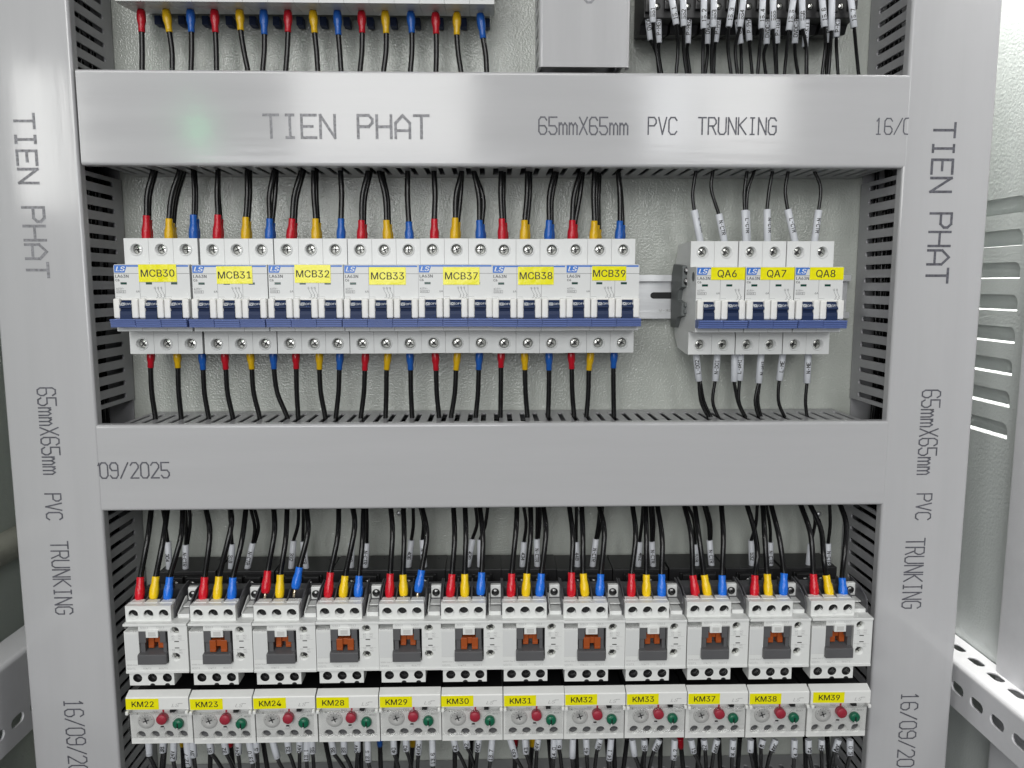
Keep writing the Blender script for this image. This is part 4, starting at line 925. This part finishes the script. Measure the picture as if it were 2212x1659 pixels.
# ---------------------------------------------------------------- cables below the overload relays
CD = lambda x, y: (258.4+x/4.0127, 1576.2+y/4.0127)
CE = lambda x, y: (775.2+x/4.0127, 1576.2+y/4.0127)
CF = lambda x, y: (1292+x/3.567, 1576.2+y/3.567)
BW = [(CD, 252, 260, 222, '', 80), (CD, 378, 375, 195, '38', -20), (CD, 470, 466, 262, '24V', 30), (CD, 578, 603, 312, '12.7', 5), (CD, 632, 645, 236, '3V', 20), (CD, 775, 795, 202, '31', 130), (CD, 903, 925, 206, '32', 90), (CD, 1027, 1030, 212, '24V', 20),
 (CD, 1117, 1157, 282, '13.0', -10), (CD, 1182, 1192, 192, '5', 10), (CD, 1320, 1367, 246, '', 80), (CD, 1452, 1467, 196, '33', 70), (CD, 1560, 1560, 190, '24V', 0), (CD, 1624, 1621, 262, '13.1', 10), (CD, 1668, 1674, 202, '35', 15), (CD, 1833, 1857, 206, '38', 130), (CD, 1942, 1948, 205, '39', 90),
 (CD, 2060, 2062, 190, '24V', -10), (CD, 2150, 2156, 275, '13.5', 40),
 (CE, 300, 305, 206, '40', 60), (CE, 405, 413, 182, '40', 60), (CE, 522, 515, 212, '24VDC', -10), (CE, 636, 642, 304, '13.6', 10), (CE, 818, 846, 180, '42', 110), (CE, 930, 938, 156, '42', 90), (CE, 1042, 1029, 185, '24VDC', -20), (CE, 1157, 1140, 262, '13.7', -20),
 (CE, 1308, 1360, 238, '435', 90), (CE, 1440, 1448, 205, '43', 60), (CE, 1557, 1543, 170, '24V', -10), (CE, 1692, 1688, 237, '14.0', -10), (CE, 1735, 1735, 160, '5', 30), (CE, 1855, 1850, 243, '', 10), (CE, 1970, 1975, 208, '45', 10), (CE, 2092, 2068, 165, '24V', -30), (CE, 2187, 2170, 262, '14.1', 10),
 (CF, 262, 281, 200, '', 70), (CF, 355, 359, 156, '46', -10), (CF, 472, 433, 160, '24VDC', -60), (CF, 590, 582, 226, '14.2', -20), (CF, 715, 737, 178, '51', 90), (CF, 815, 823, 150, '52', 15), (CF, 918, 893, 172, '24VDC', -30), (CF, 1040, 1032, 206, '14.6', -5),
 (CF, 1175, 1172, 170, '', 40), (CF, 1270, 1255, 136, '5', 0), (CF, 1368, 1338, 160, '24VDC', -60), (CF, 1512, 1510, 210, '14.7', -10), (CF, 1620, 1622, 177, '54', 40), (CF, 1722, 1720, 152, '54', 5), (CF, 1852, 1823, 166, '24VDC', -40), (CF, 1940, 1941, 196, '15.0', -50)]
seen = {}
for i, (cf, x0, x1, y1, t, drift) in enumerate(BW):
    Y = -84; a = P(*cf(x1, y1), Y-1); b = P(*cf(x0, 75), Y); u = cf(x0, 100)[0]
    k = max(j for j in range(12) if RL[j] <= u+6); seen[k] = seen.get(k, 0)+1
    q1 = P(*cf(x1+drift*.35, y1+60), Y+12); q2 = P(*cf(x1+drift, max(y1+60, 330)+70), Y+30)
    lab = f'thin black cable in a white sleeve reading {t} below the relay marked {KM[k]}' if t else f'thin black cable in a plain white sleeve below the relay marked {KM[k]}'
    if t in ('40', '42', '54') or (t == '5'): lab = f'{["", "first", "second", "third", "fourth", "fifth"][seen[k]]} white-sleeved thin black cable hanging below the relay marked {KM[k]}'
    control_cable([q2, q1], a, b, t, lab, 'sleeved cables below the overload relays', r=1.5, fr=2.5, gap=0.3, turn=random.uniform(-.15, .3), flip=False)
PB = [(CD, 400, 378, 330, None), (CD, 545, 555, 330, 'Y'), (CD, 790, 785, 330, None), (CD, 955, 985, 330, 'R'), (CD, 1235, 1280, 330, None), (CD, 1775, 1830, 330, None), (CE, 15, 20, 330, None), (CE, 180, 190, 330, 'B'), (CE, 345, 320, 330, None), (CE, 472, 450, 330, 'Y'),
 (CE, 832, 832, 330, None), (CE, 978, 965, 330, None), (CE, 1357, 1352, 330, 'R'), (CE, 1508, 1485, 330, 'Y'), (CE, 1645, 1670, 330, None), (CE, 1880, 1890, 330, None), (CE, 2145, 2170, 330, None), (CF, 225, 195, 300, None), (CF, 380, 335, 300, None), (CF, 482, 478, 300, None),
 (CF, 632, 655, 300, 'R'), (CF, 785, 765, 300, None), (CF, 1092, 1075, 300, None), (CF, 1200, 1220, 300, None), (CF, 1595, 1600, 300, None), (CF, 1765, 1780, 300, None), (CF, 930, 940, 300, None), (CF, 120, 128, 300, None)]
seen = {}
for cf, x0, x1, y1, c in PB:
    Y = -68; a = P(*cf(x0, 60), Y); b = P(*cf(x1, y1), Y+16); m = a.lerp(b, .5); e = b+(b-a)*.3; u = cf(x0, 100)[0]
    k = max(j for j in range(12) if RL[j] <= u+6); seen[(k, c)] = seen.get((k, c), 0)+1
    mb = MB(); mb.tube([e, b, m, a], 1.9, 10, 14); o = mk('power_cable', mb, 'cable_black', at=e)
    w = ['', 'thick', 'second thick', 'third thick', 'fourth thick'][seen[(k, c)]]
    tag(o, f'{w} black cable with {"a "+BOOT[c][0]+" boot" if c else "no sleeve"} hanging below the relay marked {KM[k]}', 'cable', 'power cables below the overload relays')
    if c:
        mb = MB(); bb = P(*cf(x0+(x1-x0)*.25, 138), Y+3); mb.tube([a, a.lerp(bb, .5), bb], [2.7, 2.5, 2.2], 12, 6); mk('boot', mb, BOOT[c][1], o)
bpy.context.view_layer.update()
